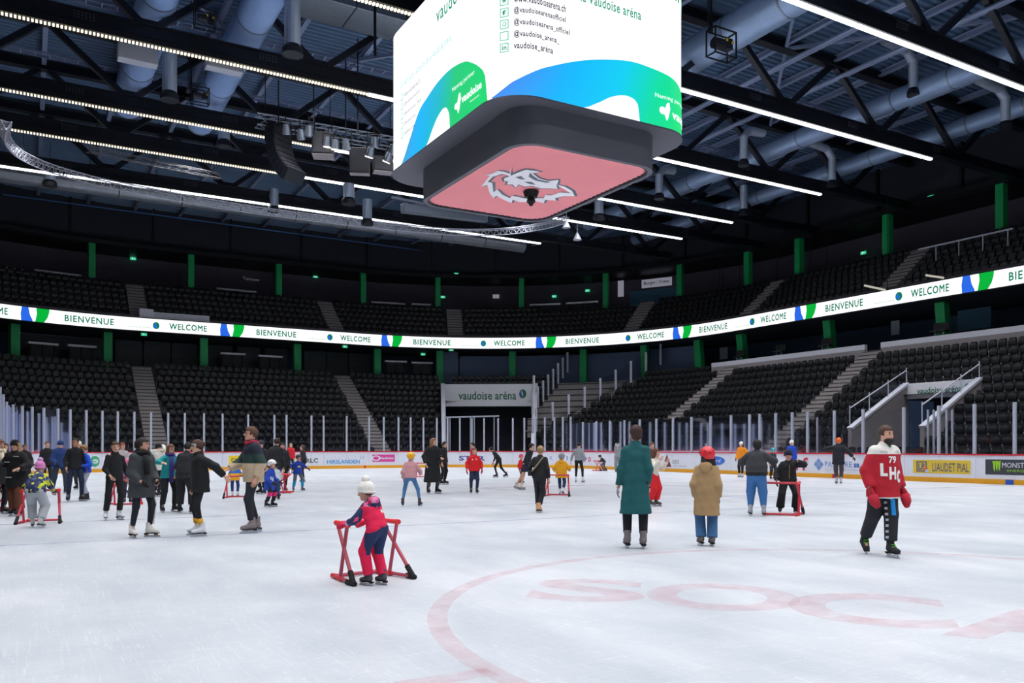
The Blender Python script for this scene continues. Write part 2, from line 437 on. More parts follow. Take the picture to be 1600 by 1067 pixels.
# ------------------------------------------------------------------ seats
def seat_mesh():
    v = []; f = []; m = []
    def grid(rows):
        b = len(v); nx = len(rows[0])
        for r in rows: v.extend(r)
        for j in range(len(rows)-1):
            for i in range(nx-1): f.append((b+j*nx+i, b+j*nx+i+1, b+(j+1)*nx+i+1, b+(j+1)*nx+i)); m.append(0)
    # local: faces -y (towards the ice), x = width; origin on the row floor
    def back(y, flip):
        rows = []
        for z, wd, dy in ((.40, .21, 0), (.55, .23, .02), (.72, .23, .05), (.80, .20, .075), (.845, .13, .085)):
            rows.append([(wd*t, y+dy+.05*(t*t)*-1, z) for t in ((-1, -.5, 0, .5, 1) if not flip else (1, .5, 0, -.5, -1))])
        return rows
    grid(back(.0, False)); grid(back(.045, True))
    b = len(v)  # rim
    A = back(.0, False); B = back(.045, False)
    edge = [r[0] for r in A]+A[-1][1:-1]+[r[-1] for r in reversed(A)]; edb = [r[0] for r in B]+B[-1][1:-1]+[r[-1] for r in reversed(B)]
    v.extend(edge); v.extend(edb); n = len(edge)
    for i in range(n-1): f.append((b+i, b+n+i, b+n+i+1, b+i+1)); m.append(0)
    # tipped-up seat pan
    def pan(y, flip):
        return [[(wd*t, y-.10+dy-.03*(1-t*t), z) for t in ((-1, 0, 1) if not flip else (1, 0, -1))] for z, wd, dy in ((.36, .19, 0.06), (.48, .21, .0), (.66, .20, .02), (.70, .16, .03))]
    grid(pan(0, False)); grid(pan(.05, True))
    b = len(v); A = pan(0, False); B = pan(.05, False)
    edge = [r[0] for r in A]+A[-1][1:-1]+[r[-1] for r in reversed(A)]; edb = [r[0] for r in B]+B[-1][1:-1]+[r[-1] for r in reversed(B)]
    v.extend(edge); v.extend(edb); n = len(edge)
    for i in range(n-1): f.append((b+i, b+n+i, b+n+i+1, b+i+1)); m.append(0)
    for x in (-.245,):   # pale bracket between two seats
        b = len(v); bx = MB(); bx.box((x, .02, .36), (.03, .1, .14)); bx.box((x, .05, .15), (.03, .05, .30))
        for q in bx.f: f.append(tuple(i+b for i in q)); m.append(1)
        v.extend(bx.v)
    return v, f, m
SV, SF, SM = seat_mesh()
seat_me = bpy.data.meshes.new('arena_seat'); seat_me.from_pydata([tuple(a) for a in SV], [], SF)
seat_me.materials.append(M_seat); seat_me.materials.append(M_bracket); seat_me.polygons.foreach_set('material_index', SM)
seat_me.polygons.foreach_set('use_smooth', [True]*len(SF)); seat_me.update()
def proj(p):
    c, s = math.cos(PI/6), .5; D = p[1]*c+p[0]*s; L_ = p[0]*c-p[1]*s
    return (800+F*L_/D, Y0-F*(p[2]-HC)/D, D) if D > 1 else (-9e9, 0, D)
def seg_d(p, a, b):
    a = Vector(a[:2]); b = Vector(b[:2]); q = Vector(p[:2]); d = b-a; t = max(0, min(1, (q-a).dot(d)/d.dot(d))); return (q-a-d*t).length
def blown(poly, p, r): return inpoly(p, poly) or any(seg_d(p, poly[i], poly[(i+1) % len(poly)]) < r for i in range(len(poly)))
seats = []
def row_seats(o, z, depth, up):
    oo = o+depth*.62
    s0 = S(XL-oo, 30.0, oo) if True else 0; s1 = S(XR+oo, 8.0, oo)
    n = int((s1-s0)/.53)
    for i in range(n):
        s = s0+(s1-s0)*(i+.5)/n; p, nn = P(s, oo, z); x, y = p.x, p.y
        px, py, D = proj((p.x, p.y, z+.6))
        if px < -60 or px > 1660: continue
        ang = math.degrees(math.atan2(nn.x, nn.y))
        if 0 < ang < 90 or (ang == 0): pass
        if y > YF and any(abs(x-a) < .85 for a in AISL_F): continue
        if x > XR and any(abs(y-a) < .85 for a in AISL_R): continue
        if not up and o == LK[-1][0] and x > XR and y < 49: continue
        if up:
            if 0 < ang < 90 and any(abs(ang-a)*PI/180*(R+oo) < .95 for a in (23, 63)): continue
            if oo > 16.9 and 40 < ang < 62 and o == UK[5][0]: continue
        else:
            if blown(V1, p, .42) or blown(V2, p, .36): continue
            if inpoly(p, TERR) or min(seg_d(p, *WL), seg_d(p, *WR)) < .4: continue
            # the tunnel roof behind the corner sign keeps two rows; its left edge has a gap
            if abs(math.degrees(math.atan2(p.x-24.5, p.y-47))-20.2) < 1.6 and oo > 9.5 and p.x > 25: continue
        seats.append((p, nn, up, D))
for o, z in LK: row_seats(o, z, .8, False)
for o, z in UK: row_seats(o, z, .72, True)
def score(t):
    px, py, D = proj(t[0]+Vector((0, 0, .6)))
    vis = 0 < px < 1600 and 0 < py < 640
    if vis and 1330 < px < 1545 and py > 590: vis = False
    return (0 if vis else 1, t[3])
seats.sort(key=score)
for i, (p, n, up, D) in enumerate(seats[:300]):
    o = bpy.data.objects.new('arena_seat', seat_me); COL.objects.link(o); o.location = p; o.rotation_euler = (0, 0, -math.atan2(n.x, n.y))
    tag(o, 'black tip-up plastic seat in the near rows of the right-hand stands', 'seat', 'black tip-up seats in the near rows of the right-hand stands')
def seat_mass(lst, name, label):
    A = np.array(SV, dtype=np.float32); FA = SF; nv = len(SV)
    V = np.empty((len(lst)*nv, 3), dtype=np.float32)
    for i, (p, n, up, D) in enumerate(lst):
        a = -math.atan2(n.x, n.y); c, s = math.cos(a), math.sin(a)
        V[i*nv:(i+1)*nv, 0] = A[:, 0]*c-A[:, 1]*s+p.x; V[i*nv:(i+1)*nv, 1] = A[:, 0]*s+A[:, 1]*c+p.y; V[i*nv:(i+1)*nv, 2] = A[:, 2]+p.z
    Q = np.array(FA, dtype=np.int32); q = (Q[None]+(np.arange(len(lst))*nv)[:, None, None]).reshape(-1, 4)
    me = bpy.data.meshes.new(name); me.vertices.add(len(V)); me.vertices.foreach_set('co', V.ravel())
    me.loops.add(q.size); me.loops.foreach_set('vertex_index', q.ravel()); me.polygons.add(len(q))
    me.polygons.foreach_set('loop_start', np.arange(0, q.size, 4, dtype=np.int32))
    me.materials.append(M_seat); me.materials.append(M_bracket)
    me.polygons.foreach_set('material_index', np.tile(np.array(SM, dtype=np.int32), len(lst)))
    me.polygons.foreach_set('use_smooth', np.ones(len(q), dtype=bool)); me.update(calc_edges=True); me.validate()
    o = bpy.data.objects.new(name, me); COL.objects.link(o)
    return tag(o, label, 'seats', kind='stuff')
seat_mass([t for t in seats[300:] if not t[2]], 'lower_stand_seats', 'rows of black tip-up seats filling the lower stands round the rink')
seat_mass([t for t in seats[300:] if t[2]], 'upper_stand_seats', 'rows of black tip-up seats in the upper stands above the ribbon screen')

# ------------------------------------------------------------------ columns
def column(px, o, z0, z1, wd=.55, lean=0):
    h = hit(px, o); s = S(h[0], h[1], o); p, n = P(s, o); rz = -math.atan2(n.x, n.y)
    mb = MB(); d = .28
    b = p+Vector((0, 0, z0)); t = p-n*lean+Vector((0, 0, z1))
    tx = Vector((math.cos(rz), math.sin(rz), 0))
    for q, ofs in ((d, 0),):
        vs = [b-tx*wd/2-n*d, b+tx*wd/2-n*d, b+tx*wd/2+n*d, b-tx*wd/2+n*d, t-tx*wd/2-n*d, t+tx*wd/2-n*d, t+tx*wd/2+n*d, t-tx*wd/2+n*d]
        mb.add(vs, [(0, 1, 5, 4), (1, 2, 6, 5), (2, 3, 7, 6), (3, 0, 4, 7), (4, 5, 6, 7), (3, 2, 1, 0)])
    o_ = mb.build('column', M_green); tag(o_, kind='structure'); bevel(o_, .03)
    return o_
for px in (143, 298, 435, 567, 684, 815, 947, 1063, 1169, 1249, 1387, 1565): column(px, 18.62, 13.95, 17.6, .5)
for px in (22, 168, 318, 464, 589, 687, 801, 912, 1010, 1095, 1163, 1300, 1477): column(px, 15.2, 7.15, 10.2, .62, .35 if px > 1000 else 0)

# ------------------------------------------------------------------ parapets and concourse fittings
path_strip('trim_parapet', Spx(1112, 13.2), Spx(1352, 13.2), 13.25, 7.0, 8.02, M_parap, thick=.25)
path_strip('trim_parapet', Spx(1377, 13.2), S(46.2, 14, 13.2), 13.25, 7.0, 8.02, M_parap, thick=.25)
for a, b in ((Spx(1112, 13.1), Spx(1352, 13.1)), (Spx(1377, 13.1), S(46.1, 14, 13.1))):
    o = path_strip('trim_parapet_base', a, b, 13.15, 6.9, 7.68, M_conc, thick=.12); tag(o, kind='structure')
for o in bpy.data.objects:
    if o.name.startswith('trim_parapet'): o['kind'] = 'structure'
# blue-grey partition panels behind the far concourse
for x0, x1, z0, z1 in ((718, 797, 7.2, 9.9), (806, 907, 7.2, 9.9), (918, 1004, 7.2, 9.9), (1016, 1088, 7.2, 10.0)):
    o = path_strip('wall_partition', Spx(x0, 16.2), Spx(x1, 16.2), 16.2, z0, z1, mat('partition_blue_grey', '5a6c8c', .7, noise=.1, nscale=.7), thick=.1); tag(o, kind='structure')
for x0, x1 in ((690, 716),):
    o = path_strip('wall_partition', Spx(x0, 15.6), Spx(x1, 15.6), 15.6, 7.2, 10.2, mat('partition_blue_grey', '3b4a62', .7), thick=.1); tag(o, kind='structure')
# horizontal cladding behind the far left bays
clad = MB()
for k in range(16):
    for (a, b) in ((180, 310), (325, 455), (475, 580), (30, 160)):
        s0, s1 = Spx(a, 18), Spx(b, 18)
        for s in srange(s0, s1, 2.0, 18)[:-1]:
            p, n = P(s+1, 18.0); clad.box(p+Vector((0, 0, 7.25+.18*k)), (1.98, .05, .16), rz=-math.atan2(n.x, n.y))
tag(clad.build('wall_cladding', mat('cladding_boards', '26343c', .5)), kind='structure')
# standing counters on both concourses
def counter(x0, x1, y, o, label):
    h0, h1 = hit(x0, o), hit(x1, o); a = Vector((h0[0], h0[1], 0)); b = Vector((h1[0], h1[1], 0))
    z = HC+(Y0-y)*(h0[2]+h1[2])/2/F
    c = (a+b)/2; L_ = (b-a).length; rz = math.atan2((b-a).y, (b-a).x)
    t = empty('standing_counter', (c.x, c.y, z-1.05), rz); tag(t, label, 'counter')
    m1 = MB(); m1.box((0, 0, 1.05), (L_, .45, .16)); bevel(m1.build('counter_top', M_white, t), .015)
    m2 = MB(); m2.box((0, .05, .5), (L_*.9, .06, .95)); m2.build('counter_front', M_black, t)
    for q in (-.4, 0, .4):
        m3 = MB(); m3.box((L_*q, 0, .49), (.07, .3, .98)); m3.build('leg', M_black, t)
for x0, x1, y, lab in ((-8, 37, 420, 'pale standing counter at the left edge of the upper concourse'), (53, 126, 427, 'long pale standing counter behind the upper seats left of the first column'),
                       (338, 400, 454, 'pale standing counter under the terrace lettering in the upper concourse'), (580, 633, 474, 'pale standing counter between the fourth and fifth upper columns'),
                       (643, 673, 476, 'short pale standing counter beside the fifth upper column'), (828, 876, 476, 'pale standing counter behind the upper seats right of the tunnel sign'),
                       (885, 935, 473, 'pale standing counter left of the upper concourse snack sign')):
    counter(x0, x1, y, 19.1, lab)
for x0, x1, y, lab in ((43, 90, 537, 'left one of two pale counters in the first bay under the ribbon screen'), (105, 150, 541, 'right one of two pale counters in the first bay under the ribbon screen'),
                       (344, 383, 553, 'left one of two pale counters between the third and fourth lower columns'), (403, 441, 557, 'right one of two pale counters between the third and fourth lower columns'),
                       (601, 635, 565, 'left one of two small pale counters left of the tunnel sign'), (643, 676, 567, 'right one of two small pale counters left of the tunnel sign')):
    counter(x0, x1, y, 16.2, lab)
# exit signs
def exit_sign(x, y, o, wd=.42, k=''):
    h = hit(x, o); z = HC+(Y0-y)*h[2]/F; s = S(h[0], h[1], o); p, n = P(s, o, z)
    t = empty('exit_sign', p, -math.atan2(n.x, n.y)); tag(t, k, 'exit sign')
    a = MB(); a.box((0, 0, 0), (wd, .06, wd*.5)); a.build('sign_box', M_exit, t)
    top = 10.2 if z < 10.2 else 17.6
    if o < 22 and top > z: a = MB(); a.box((0, .02, (top-z)/2), (.03, .03, top-z)); a.build('hanging_rod', M_black, t)
    b = MB(); q = wd
    b.box((-.12*q, -.035, .13*q), (.07*q, .01, .07*q)); b.box((-.14*q, -.035, .02*q), (.06*q, .01, .17*q)); b.bar((-.14*q, -.035, -.05*q), (-.05*q, -.035, -.18*q), .04*q, .01); b.bar((-.14*q, -.035, -.05*q), (-.24*q, -.035, -.16*q), .04*q, .01)
    b.box((.15*q, -.035, 0), (.2*q, .01, .06*q)); b.build('running_figure', M_exitw, t)
EX = [(208, 404, 22.3, 'above the upper seats between the first two columns'), (212, 384, 18.6, 'dim one on the fascia beam at upper left'), (397, 419, 22.3, 'above the terrace lettering'), (505, 416, 18.6, 'dim one on the beam above the third column bay'),
      (493, 432, 22.3, 'on the wall between the third and fourth upper columns'), (692, 464, 21, 'right of the fifth upper column'), (713, 428, 18.6, 'dim one on the fascia beam left of the tunnel'), (866, 463, 22.3, 'left one of a pair by the seventh upper column'), (918, 454, 22.3, 'right one of a pair by the seventh upper column'),
      (1016, 415, 18.6, 'dim one on the fascia beam over the snack sign'), (1210, 377, 18.6, 'dim one on the fascia beam at right'), (1454, 308, 18.6, 'on the fascia beam between the last two upper columns'), (1488, 328, 22.0, 'bright one high at right before the last upper column'), (1349, 395, 22.0, 'tiny one under the dark upper gallery'),
      (225, 522.5, 13.6, 'under the ribbon screen by the second lower column'), (539, 541.5, 13.6, 'under the ribbon screen left of the fifth lower column'), (705, 546.5, 13.6, 'under the ribbon screen above the tunnel sign left end'), (661, 553.5, 17, 'dim one above the small pale counters'), (1124, 521, 13.6, 'under the ribbon screen above the white parapet end'),
      (1130, 536, 19.5, 'left one over the corner lounge'), (1155, 532, 19.5, 'over the corner lounge right of the notice board'), (1214, 524, 19.5, 'in the middle of the side lounge'), (1265, 516, 19.5, 'in the side lounge left of the twelfth column'), (1292, 513, 18, 'beside the twelfth lower column'), (1386, 477, 13.6, 'under the ribbon screen right of the stairwell')]
for x, y, o, k in EX: exit_sign(x, y, o, .46 if o > 18.7 else .42, 'small green running-man exit sign '+k)
# text signs in the concourses
def wall_sign(px, py, wpx, hpx, o, s, lab, cat='sign', tm=None, bm=None, bold=.01, name='wall_sign'):
    h = hit(px, o); z = HC+(Y0-py)*h[2]/F; st = S(h[0], h[1], o); p, n = P(st, o, z)
    s0, s1 = Spx(px-wpx/2, o), Spx(px+wpx/2, o); wd = s1-s0; ht = hpx*h[2]/F
    t = empty(name, p, -math.atan2(n.x, n.y)); tag(t, lab, cat)
    if bm is not None: a = MB(); a.box((0, 0, 0), (wd, .06, ht)); a.build('sign_board', bm, t)
    if s: text_obj('lettering', s, -wd*.42, wd*.42, -ht*.25, ht*.25, lambda u, v: (u, -.045, v), tm or M_black, t, bold=bold)
M_lsign = mat('lit_sign_board', 'c8cadc', emit=.33); M_darktxt = mat('dark_letters', '20242c', .6); M_greytxt = mat('grey_letters', '8c9098', .6, emit=.25)
wall_sign(1026, 441.5, 47, 13, 21.5, 'Burger / Frites', 'lit white snack bar sign in the upper concourse', bm=M_lsign, tm=M_darktxt)
wall_sign(970, 451, 9, 25, 21.5, None, 'narrow upright white notice left of the snack bar sign', bm=M_lsign)
wall_sign(392, 436, 30, 9, 22.4, 'Terrasse', 'grey terrace lettering on the upper concourse wall', tm=M_greytxt, name='wall_lettering')
wall_sign(775, 463, 10, 6, 22.4, None, 'small pale notice on the wall over the upper seats behind the tunnel', bm=M_lsign)
wall_sign(1131, 552, 12, 18, 17.5, None, 'pale notice board behind the corner end of the white parapet', bm=mat('notice_board', '8c98a4', .6))
wall_sign(1399, 512, 13, 22, 17.0, None, 'pale notice board behind the white parapet right of the stairwell', bm=mat('notice_board', '8c98a4', .6))
wall_sign(1464, 473, 14, 14, 17.5, 'E', 'grey sign board left of the last lower column', bm=mat('grey_board', '6c6e74', .6), tm=M_darktxt)
wall_sign(1512, 464, 25, 14, 17.5, 'US', 'grey sign board right of the last lower column', bm=mat('grey_board', '6c6e74', .6), tm=M_darktxt)
wall_sign(1573, 457, 12, 18, 17.5, None, 'small pale board hanging at the right edge under the ribbon screen', bm=mat('notice_board', '8c98a4', .6))
# blue slatted shutters, one below the snack bar sign
def shutter(x0, x1, y0, y1, o, lab):
    h = hit((x0+x1)/2, o); t = empty('roller_shutter', P(Spx((x0+x1)/2, o), o, HC+(Y0-y1)*h[2]/F)[0]); n = P(Spx((x0+x1)/2, o), o)[1]
    t.rotation_euler = (0, 0, -math.atan2(n.x, n.y)); tag(t, lab, 'shutter')
    wd = Spx(x1, o)-Spx(x0, o); ht = (y1-y0)*h[2]/F; k = max(4, int(ht/.2))
    for i in range(k):
        a = MB(); a.box((0, .02*(i % 2), ht*(i+.5)/k), (wd, .05, ht/k*.94)); a.build('slat', mat('shutter_blue', '3d6f8c', .45), t)
shutter(983, 1060, 452, 476, 21.3, 'blue-grey roller shutter of the snack bar below its white sign')
shutter(1496, 1548, 482, 514, 17.9, 'blue roller shutter behind the white parapet right of the last lower column')
# bar stools behind the parapet
for x, y, lab in ((1151, 552, 'first'), (1158, 551, 'second'), (1213, 544, 'third'), (1221, 543, 'fourth'), (1285, 535, 'fifth'), (1294, 534, 'sixth'), (1461, 508, 'seventh'), (1474, 506, 'eighth')):
    h = hit(x, 14.2); p, n = P(S(h[0], h[1], 14.2), 14.2, 7.15); t = empty('bar_stool', p, -math.atan2(n.x, n.y))
    tag(t, 'black bar stool on a pale post behind the white parapet, %s from the left' % lab, 'stool')
    a = MB(); a.box((0, 0, 1.25), (.48, .45, .1)); a.box((0, .2, 1.52), (.46, .07, .5)); bevel(a.build('seat', M_seat, t), .03)
    b = MB(); b.tube([(0, 0, 0), (0, 0, 1.2)], .05, 8); b.tube([(0, 0, 0), (0, 0, .03)], .22, 12); b.build('post', M_alu, t)
# upper right handrail and boxes
a = MB(); q0 = at(1435, 390, 52); q1 = at(1583, 357, 47.5); a.bar(q0, q1, .09, .09)
for t_ in (.2, .45, .7, .95): p = q0.lerp(q1, t_); a.bar(p, p-Vector((0, 0, .9)), .05, .05)
tag(a.build('handrail', M_alu), 'long pale handrail across the upper stand at right', 'handrail')
for (xa, ya, xb, yb), lab in (((1351, 446, 1383, 453), 'pale tube lamp lying above the ribbon screen, left one at right'), ((1447, 430, 1474, 434), 'pale tube lamp above the ribbon screen beside the last swoosh')):
    a = MB(); a.bar(at(xa, ya, 50), at(xb, yb, 49), .12, .12); tag(a.build('tube_lamp', mat('tube_lamp_glow', 'e8e4d4', emit=.6)), lab, 'lamp')

# ------------------------------------------------------------------ tunnels
def wall_poly(name, pts, m, thick=.15, parent=None, k='structure'):
    """vertical or sloped planar polygon thickened sideways"""
    n = (Vector(pts[1])-Vector(pts[0])).cross(Vector(pts[2])-Vector(pts[0])).normalized()*thick/2
    N_ = len(pts); vs = [Vector(p)+n for p in pts]+[Vector(p)-n for p in pts]
    fs = [tuple(range(N_)), tuple(range(2*N_-1, N_-1, -1))]+[(i, i+N_, (i+1) % N_+N_, (i+1) % N_) for i in range(N_)]
    o = meshobj(name, vs, fs, m, parent)
    if k and not parent: tag(o, kind=k)
    return o
def tier_z(o): return .1+.6625*max(0, o-2.2)
def tier_at(x, y): return tier_z(off(x, y))
def logo_mark(name, parent, fn, c, r):
    """leaf-like round mark: green disc with a blue left lobe and a pale slit"""
    poly_fill(name, ell_pts(c[0], c[1], r*.8, r), lambda u, v: fn(u, v, 0), M_sgreen, parent)
    poly_fill(name, [(c[0]-r*.78, c[1]+.1*r), (c[0]-r*.2, c[1]-.9*r), (c[0]+r*.15, c[1]-.6*r), (c[0]-r*.25, c[1]+.2*r), (c[0]-r*.5, c[1]+.6*r)], lambda u, v: fn(u, v, .01), M_sblue, parent)
    poly_fill(name, [(c[0]-r*.35, c[1]+.75*r), (c[0]-r*.25, c[1]-.1*r), (c[0]+r*.1, c[1]-.75*r), (c[0]+r*.05, c[1]), (c[0]-r*.15, c[1]+.5*r)], lambda u, v: fn(u, v, .02), M_white, parent)
def tunnel(poly, zt, zb, lab, txt):
    # poly = near-left, far-left, far-right, near-right
    nl, fl, fr, nr = [Vector((p[0], p[1], 0)) for p in poly]
    c = (fl+fr)/2; u = (fr-fl); Wd = u.length; u.normalize(); n = Vector((u.y, -u.x, 0))  # towards the ice
    sg = empty('tunnel_sign', (c.x, c.y, zb), math.atan2(u.y, u.x)); tag(sg, lab, 'sign')
    a = MB(); a.box((0, .02, (zt-zb)/2), (Wd, .2, zt-zb)); bevel(a.build('sign_board', M_white, sg), .02)
    fn = lambda U, V_, e=0: (U, -.095-e, V_)
    H = zt-zb
    text_obj('lettering', txt, -Wd*.33, Wd*.29, H*.30, H*.68, fn, M_sgreen, sg, bold=.012)
    logo_mark('leaf_logo', sg, lambda U, V_, e: (U, -.1-e, V_), (Wd*.36, H*.56), H*.2)
    k = empty('tunnel_walls', (0, 0, 0)); k['kind'] = 'structure'
    for A, B in ((nl, fl), (nr, fr)):
        za = tier_at(A.x, A.y)+.95; wall_poly('side_wall', [(A.x, A.y, 0), (B.x, B.y, 0), (B.x, B.y, zt), (A.x, A.y, za)], M_conc, .22, k)
        m_ = MB(); m_.bar((A.x, A.y, za), (B.x, B.y, zt+.02), .34, .12); m_.build('wall_coping', M_parap, k)
    back = c-n*2.5
    wall_poly('tunnel_back', [tuple(fl-n*2.5), tuple(fr-n*2.5), tuple(fr-n*2.5+Vector((0, 0, zb))), tuple(fl-n*2.5+Vector((0, 0, zb)))], M_navy, .1, k)
    wall_poly('tunnel_roof', [tuple(fl+Vector((0, 0, zb))), tuple(fr+Vector((0, 0, zb))), tuple(fr-n*2.5+Vector((0, 0, zb))), tuple(fl-n*2.5+Vector((0, 0, zb)))], M_navy, .1, k)
    return k
tunnel(V1, 6.85, 4.95, 'large white tunnel sign with green lettering in the far corner', 'vaudoise aréna')
tunnel([V2[3], V2[2], V2[1], V2[0]], 4.95, 4.1, 'smaller white tunnel sign with green lettering in the right-hand stand', 'vaudoise aréna')
# door frames under the corner sign
# glass rails beside the bare terrace and on the tunnel walls
M_post = mat('rail_post', 'd4d6e4', .4, .1)
def glass_rail(a, b, n, lab, hgt=1.25, base=tier_at, z0=None, z1=None, pw=.15):
    t = empty('glass_rail', (0, 0, 0)); tag(t, lab, 'railing')
    pv = None
    for i in range(n+1):
        f = i/n; p = Vector((a[0]+(b[0]-a[0])*f, a[1]+(b[1]-a[1])*f, 0)); z = base(p.x, p.y) if z0 is None else z0+(z1-z0)*f
        m_ = MB(); m_.box((p.x, p.y, z+hgt/2+.05), (pw, pw, hgt+.2)); m_.build('post', M_post, t)
        if pv is not None:
            q, zq = pv
            if pw < .1: m_ = MB(); m_.bar((q.x, q.y, zq+hgt), (p.x, p.y, z+hgt), .05); m_.build('handrail', M_post, t)
            g = meshobj('glass_pane', [(q.x, q.y, zq+.12), (p.x, p.y, z+.12), (p.x, p.y, z+hgt), (q.x, q.y, zq+hgt)], [(0, 1, 2, 3)], M_glass2, t)
        pv = (p, z)
    return t
glass_rail(WL[0], WL[1], 7, 'glass rail with pale posts on the left side of the bare corner steps', 1.6)
glass_rail(WR[0], WR[1], 8, 'glass rail with pale posts on the right side of the bare corner steps', 1.6)
glass_rail(V2[3], V2[2], 3, 'glass rail on the left wall of the side tunnel', .8, z0=2.7, z1=4.9, pw=.04)
glass_rail(V2[0], V2[1], 3, 'glass rail on the right wall of the side tunnel', .8, z0=2.7, z1=4.9, pw=.04)
glass_rail(V1[3], (35.9, 58.6), 4, 'glass rail on the right wall of the corner tunnel', 1.2, z0=2.6, z1=6.0)
# ------------------------------------------------------------------ rink boards
BZ = 1.13
boards = empty('rink_boards', (0, 0, 0)); tag(boards, 'white rink boards with red rail, yellow kick strip, posts and glass round the ice', 'boards')
M_board = mat('board_white', 'dfe1ec', .35)
PX = [-12, -4, 3, 8, 13, 22, 36, 51, 69, 91, 110, 135, 160, 184, 210, 236, 263, 289, 319, 348, 388, 429, 448, 487, 506, 542, 577, 600, 623, 642, 662, 683, 700, 719, 738, 757, 779, 802, 820, 837, 852, 867, 880, 892,
      911, 932, 953, 976, 1000, 1026, 1052, 1081, 1111, 1143, 1172, 1188, 1213, 1239, 1263, 1305, 1350, 1414, 1469, 1525, 1588]
sts = [Spx(x, 0) for x in PX]
while sts[-1] < 62: sts.append(sts[-1]+1.8)
while sts[0] > -50: sts.insert(0, sts[0]-1.6)
S_side = Spx(900, 0); pane_me = {}
for i in range(len(sts)-1):
    s0, s1 = sts[i], sts[i+1]; m = (s0+s1)/2; n = max(1, int((s1-s0)/.6))
    ss = [s0+(s1-s0)*k/n for k in range(n+1)]
    zt = 3.6 if m < S_side else 3.2
    def strip(name, o, z0, z1, th, M_, gap=.006):
        vs = []; fs = []
        for k, s in enumerate(ss):
            s = min(max(s, s0+gap), s1-gap); p, nn = P(s, o); q, _ = P(s*1.0, o+th)
            q = p+nn*th
            vs += [p+Vector((0, 0, z0)), p+Vector((0, 0, z1)), q+Vector((0, 0, z1)), q+Vector((0, 0, z0))]
        for k in range(n):
            for j in range(4): fs.append((k*4+j, k*4+(j+1) % 4, (k+1)*4+(j+1) % 4, (k+1)*4+j))
        fs += [(3, 2, 1, 0), tuple(n*4+j for j in range(4))]
        return meshobj(name, vs, fs, M_, boards)
    strip('board_panel', 0.02, .0, BZ, .08, M_board)
    strip('kick_strip', -.01, .0, .2, .03, M_yellow, 0)
    strip('top_rail', -.02, BZ, BZ+.06, .16, M_red, 0)
    # pane
    vs = []; 
    for s in ss: p, nn = P(s, .06); vs += [p+Vector((0, 0, BZ+.06)), p+Vector((0, 0, zt-.08))]
    meshobj('glass_pane', vs, [(2*k, 2*k+1, 2*k+3, 2*k+2) for k in range(n)], M_glass, boards)
for s in sts:
    p, nn = P(s, .06); zt = 3.6 if s < S_side else 3.2
    a = MB(); a.box((p.x, p.y, (BZ+.06+zt)/2), (.11, .1, zt-BZ-.06), rz=-math.atan2(nn.x, nn.y)); a.build('stanchion', M_alu, boards)
# marks on the kick strip
for x, wd, m_ in ((1304, .3, M_red), (1576, .3, mat('blue_mark', '1d56b8', .4)), (570, .12, M_red)):
    s = Spx(x, 0); p, nn = P(s, -.03); a = MB(); a.box((p.x, p.y, .1), (wd, .02, .2), rz=-math.atan2(nn.x, nn.y)); a.build('line_mark', m_, boards)
# inner players' bench barrier behind the right-hand glass
bb = MB(); bb.bar((35.2, 28, 1.0), (35.2, 15, 1.0), .12, .06); tag(bb.build('bench_rail', M_red), 'red top rail of the bench enclosure behind the right-hand glass', 'rail')
bw = MB(); bw.bar((35.25, 28, .5), (35.25, 15, .5), .08, .95); tag(bw.build('bench_wall', mat('bench_wall_wood', 'a89080', .6)), 'low pale wall of the bench enclosure behind the right-hand glass', 'wall')
for x in (1450, 1459, 1479, 1488, 1239, 1277, 1166, 1190, 696, 703, 735, 741, 772):
    h = hit(x, .9); a = MB(); zt = zat(x, 640 if x > 1300 else 652, .9); a.box((h[0], h[1], zt/2), (.07, .07, zt))
    tag(a.build('door_post', M_alu), 'slim pale door frame post standing behind the rink glass', 'post', 'slim door frame posts behind the rink glass')
a = MB(); a.bar(at(694, 652, hit(694, .9)[2]), at(780, 650, hit(780, .9)[2]), .1, .1)
tag(a.build('door_lintel', M_alu), 'pale lintel over the gate posts under the corner tunnel sign', 'lintel')
# adverts, printed on the boards
def bfn(o=-.0, e=0): return lambda u, v: P(u, .012-e, v)[0]
def ad_panel(x0, x1, z0, z1, m_, label, e=.0):
    s0, s1 = Spx(x0, 0), Spx(x1, 0); ss = srange(s0, s1, .5, 0); vs = []
    for s in ss: vs += [P(s, .012-e, z0)[0], P(s, .012-e, z1)[0]]
    o = meshobj('advert_panel', vs, [(2*k, 2*k+1, 2*k+3, 2*k+2) for k in range(len(ss)-1)], m_, boards)
    if label: o['label'] = label
    return o
def ad_text(s, x0, x1, z0, z1, m_, label=None, e=.008, bold=.0, shear=0):
    o = text_obj('advert_lettering', s, Spx(x0, 0), Spx(x1, 0), z0, z1, bfn(e=e), m_, boards, bold=bold, shear=shear)
    if label: o['label'] = label
    return o
def ad_poly(pts, m_, e=.01, label=None):
    o = poly_fill('advert_mark', pts, bfn(e=e), m_, boards)
    if label: o['label'] = label
    return o
def AM(n, c): return mat('print_'+n, c, .45)
ad_panel(358, 378, .36, .92, AM('yellow', 'f2d21c'), 'yellow advert panel with dark letters'); ad_text('CA', 361, 372, .52, .76, AM('dark', '38383c'), bold=.03)
ad_text('RLC', 478, 497, .42, .72, AM('dark', '38383c'), 'outlined dark letters', bold=.02)
ad_text('HIRSLANDEN', 511, 562, .34, .60, AM('lightblue', '2a9ad8'), 'light blue advert lettering', bold=.02)
ad_text('LS', 563, 569, .68, .86, AM('greyblue', '8890a8'))
ad_panel(582, 617, .44, .95, AM('pink', 'd8429a'), 'pink advert panel with white lettering'); ad_text('Vaudoise', 592, 615, .62, .80, M_white, bold=.02)
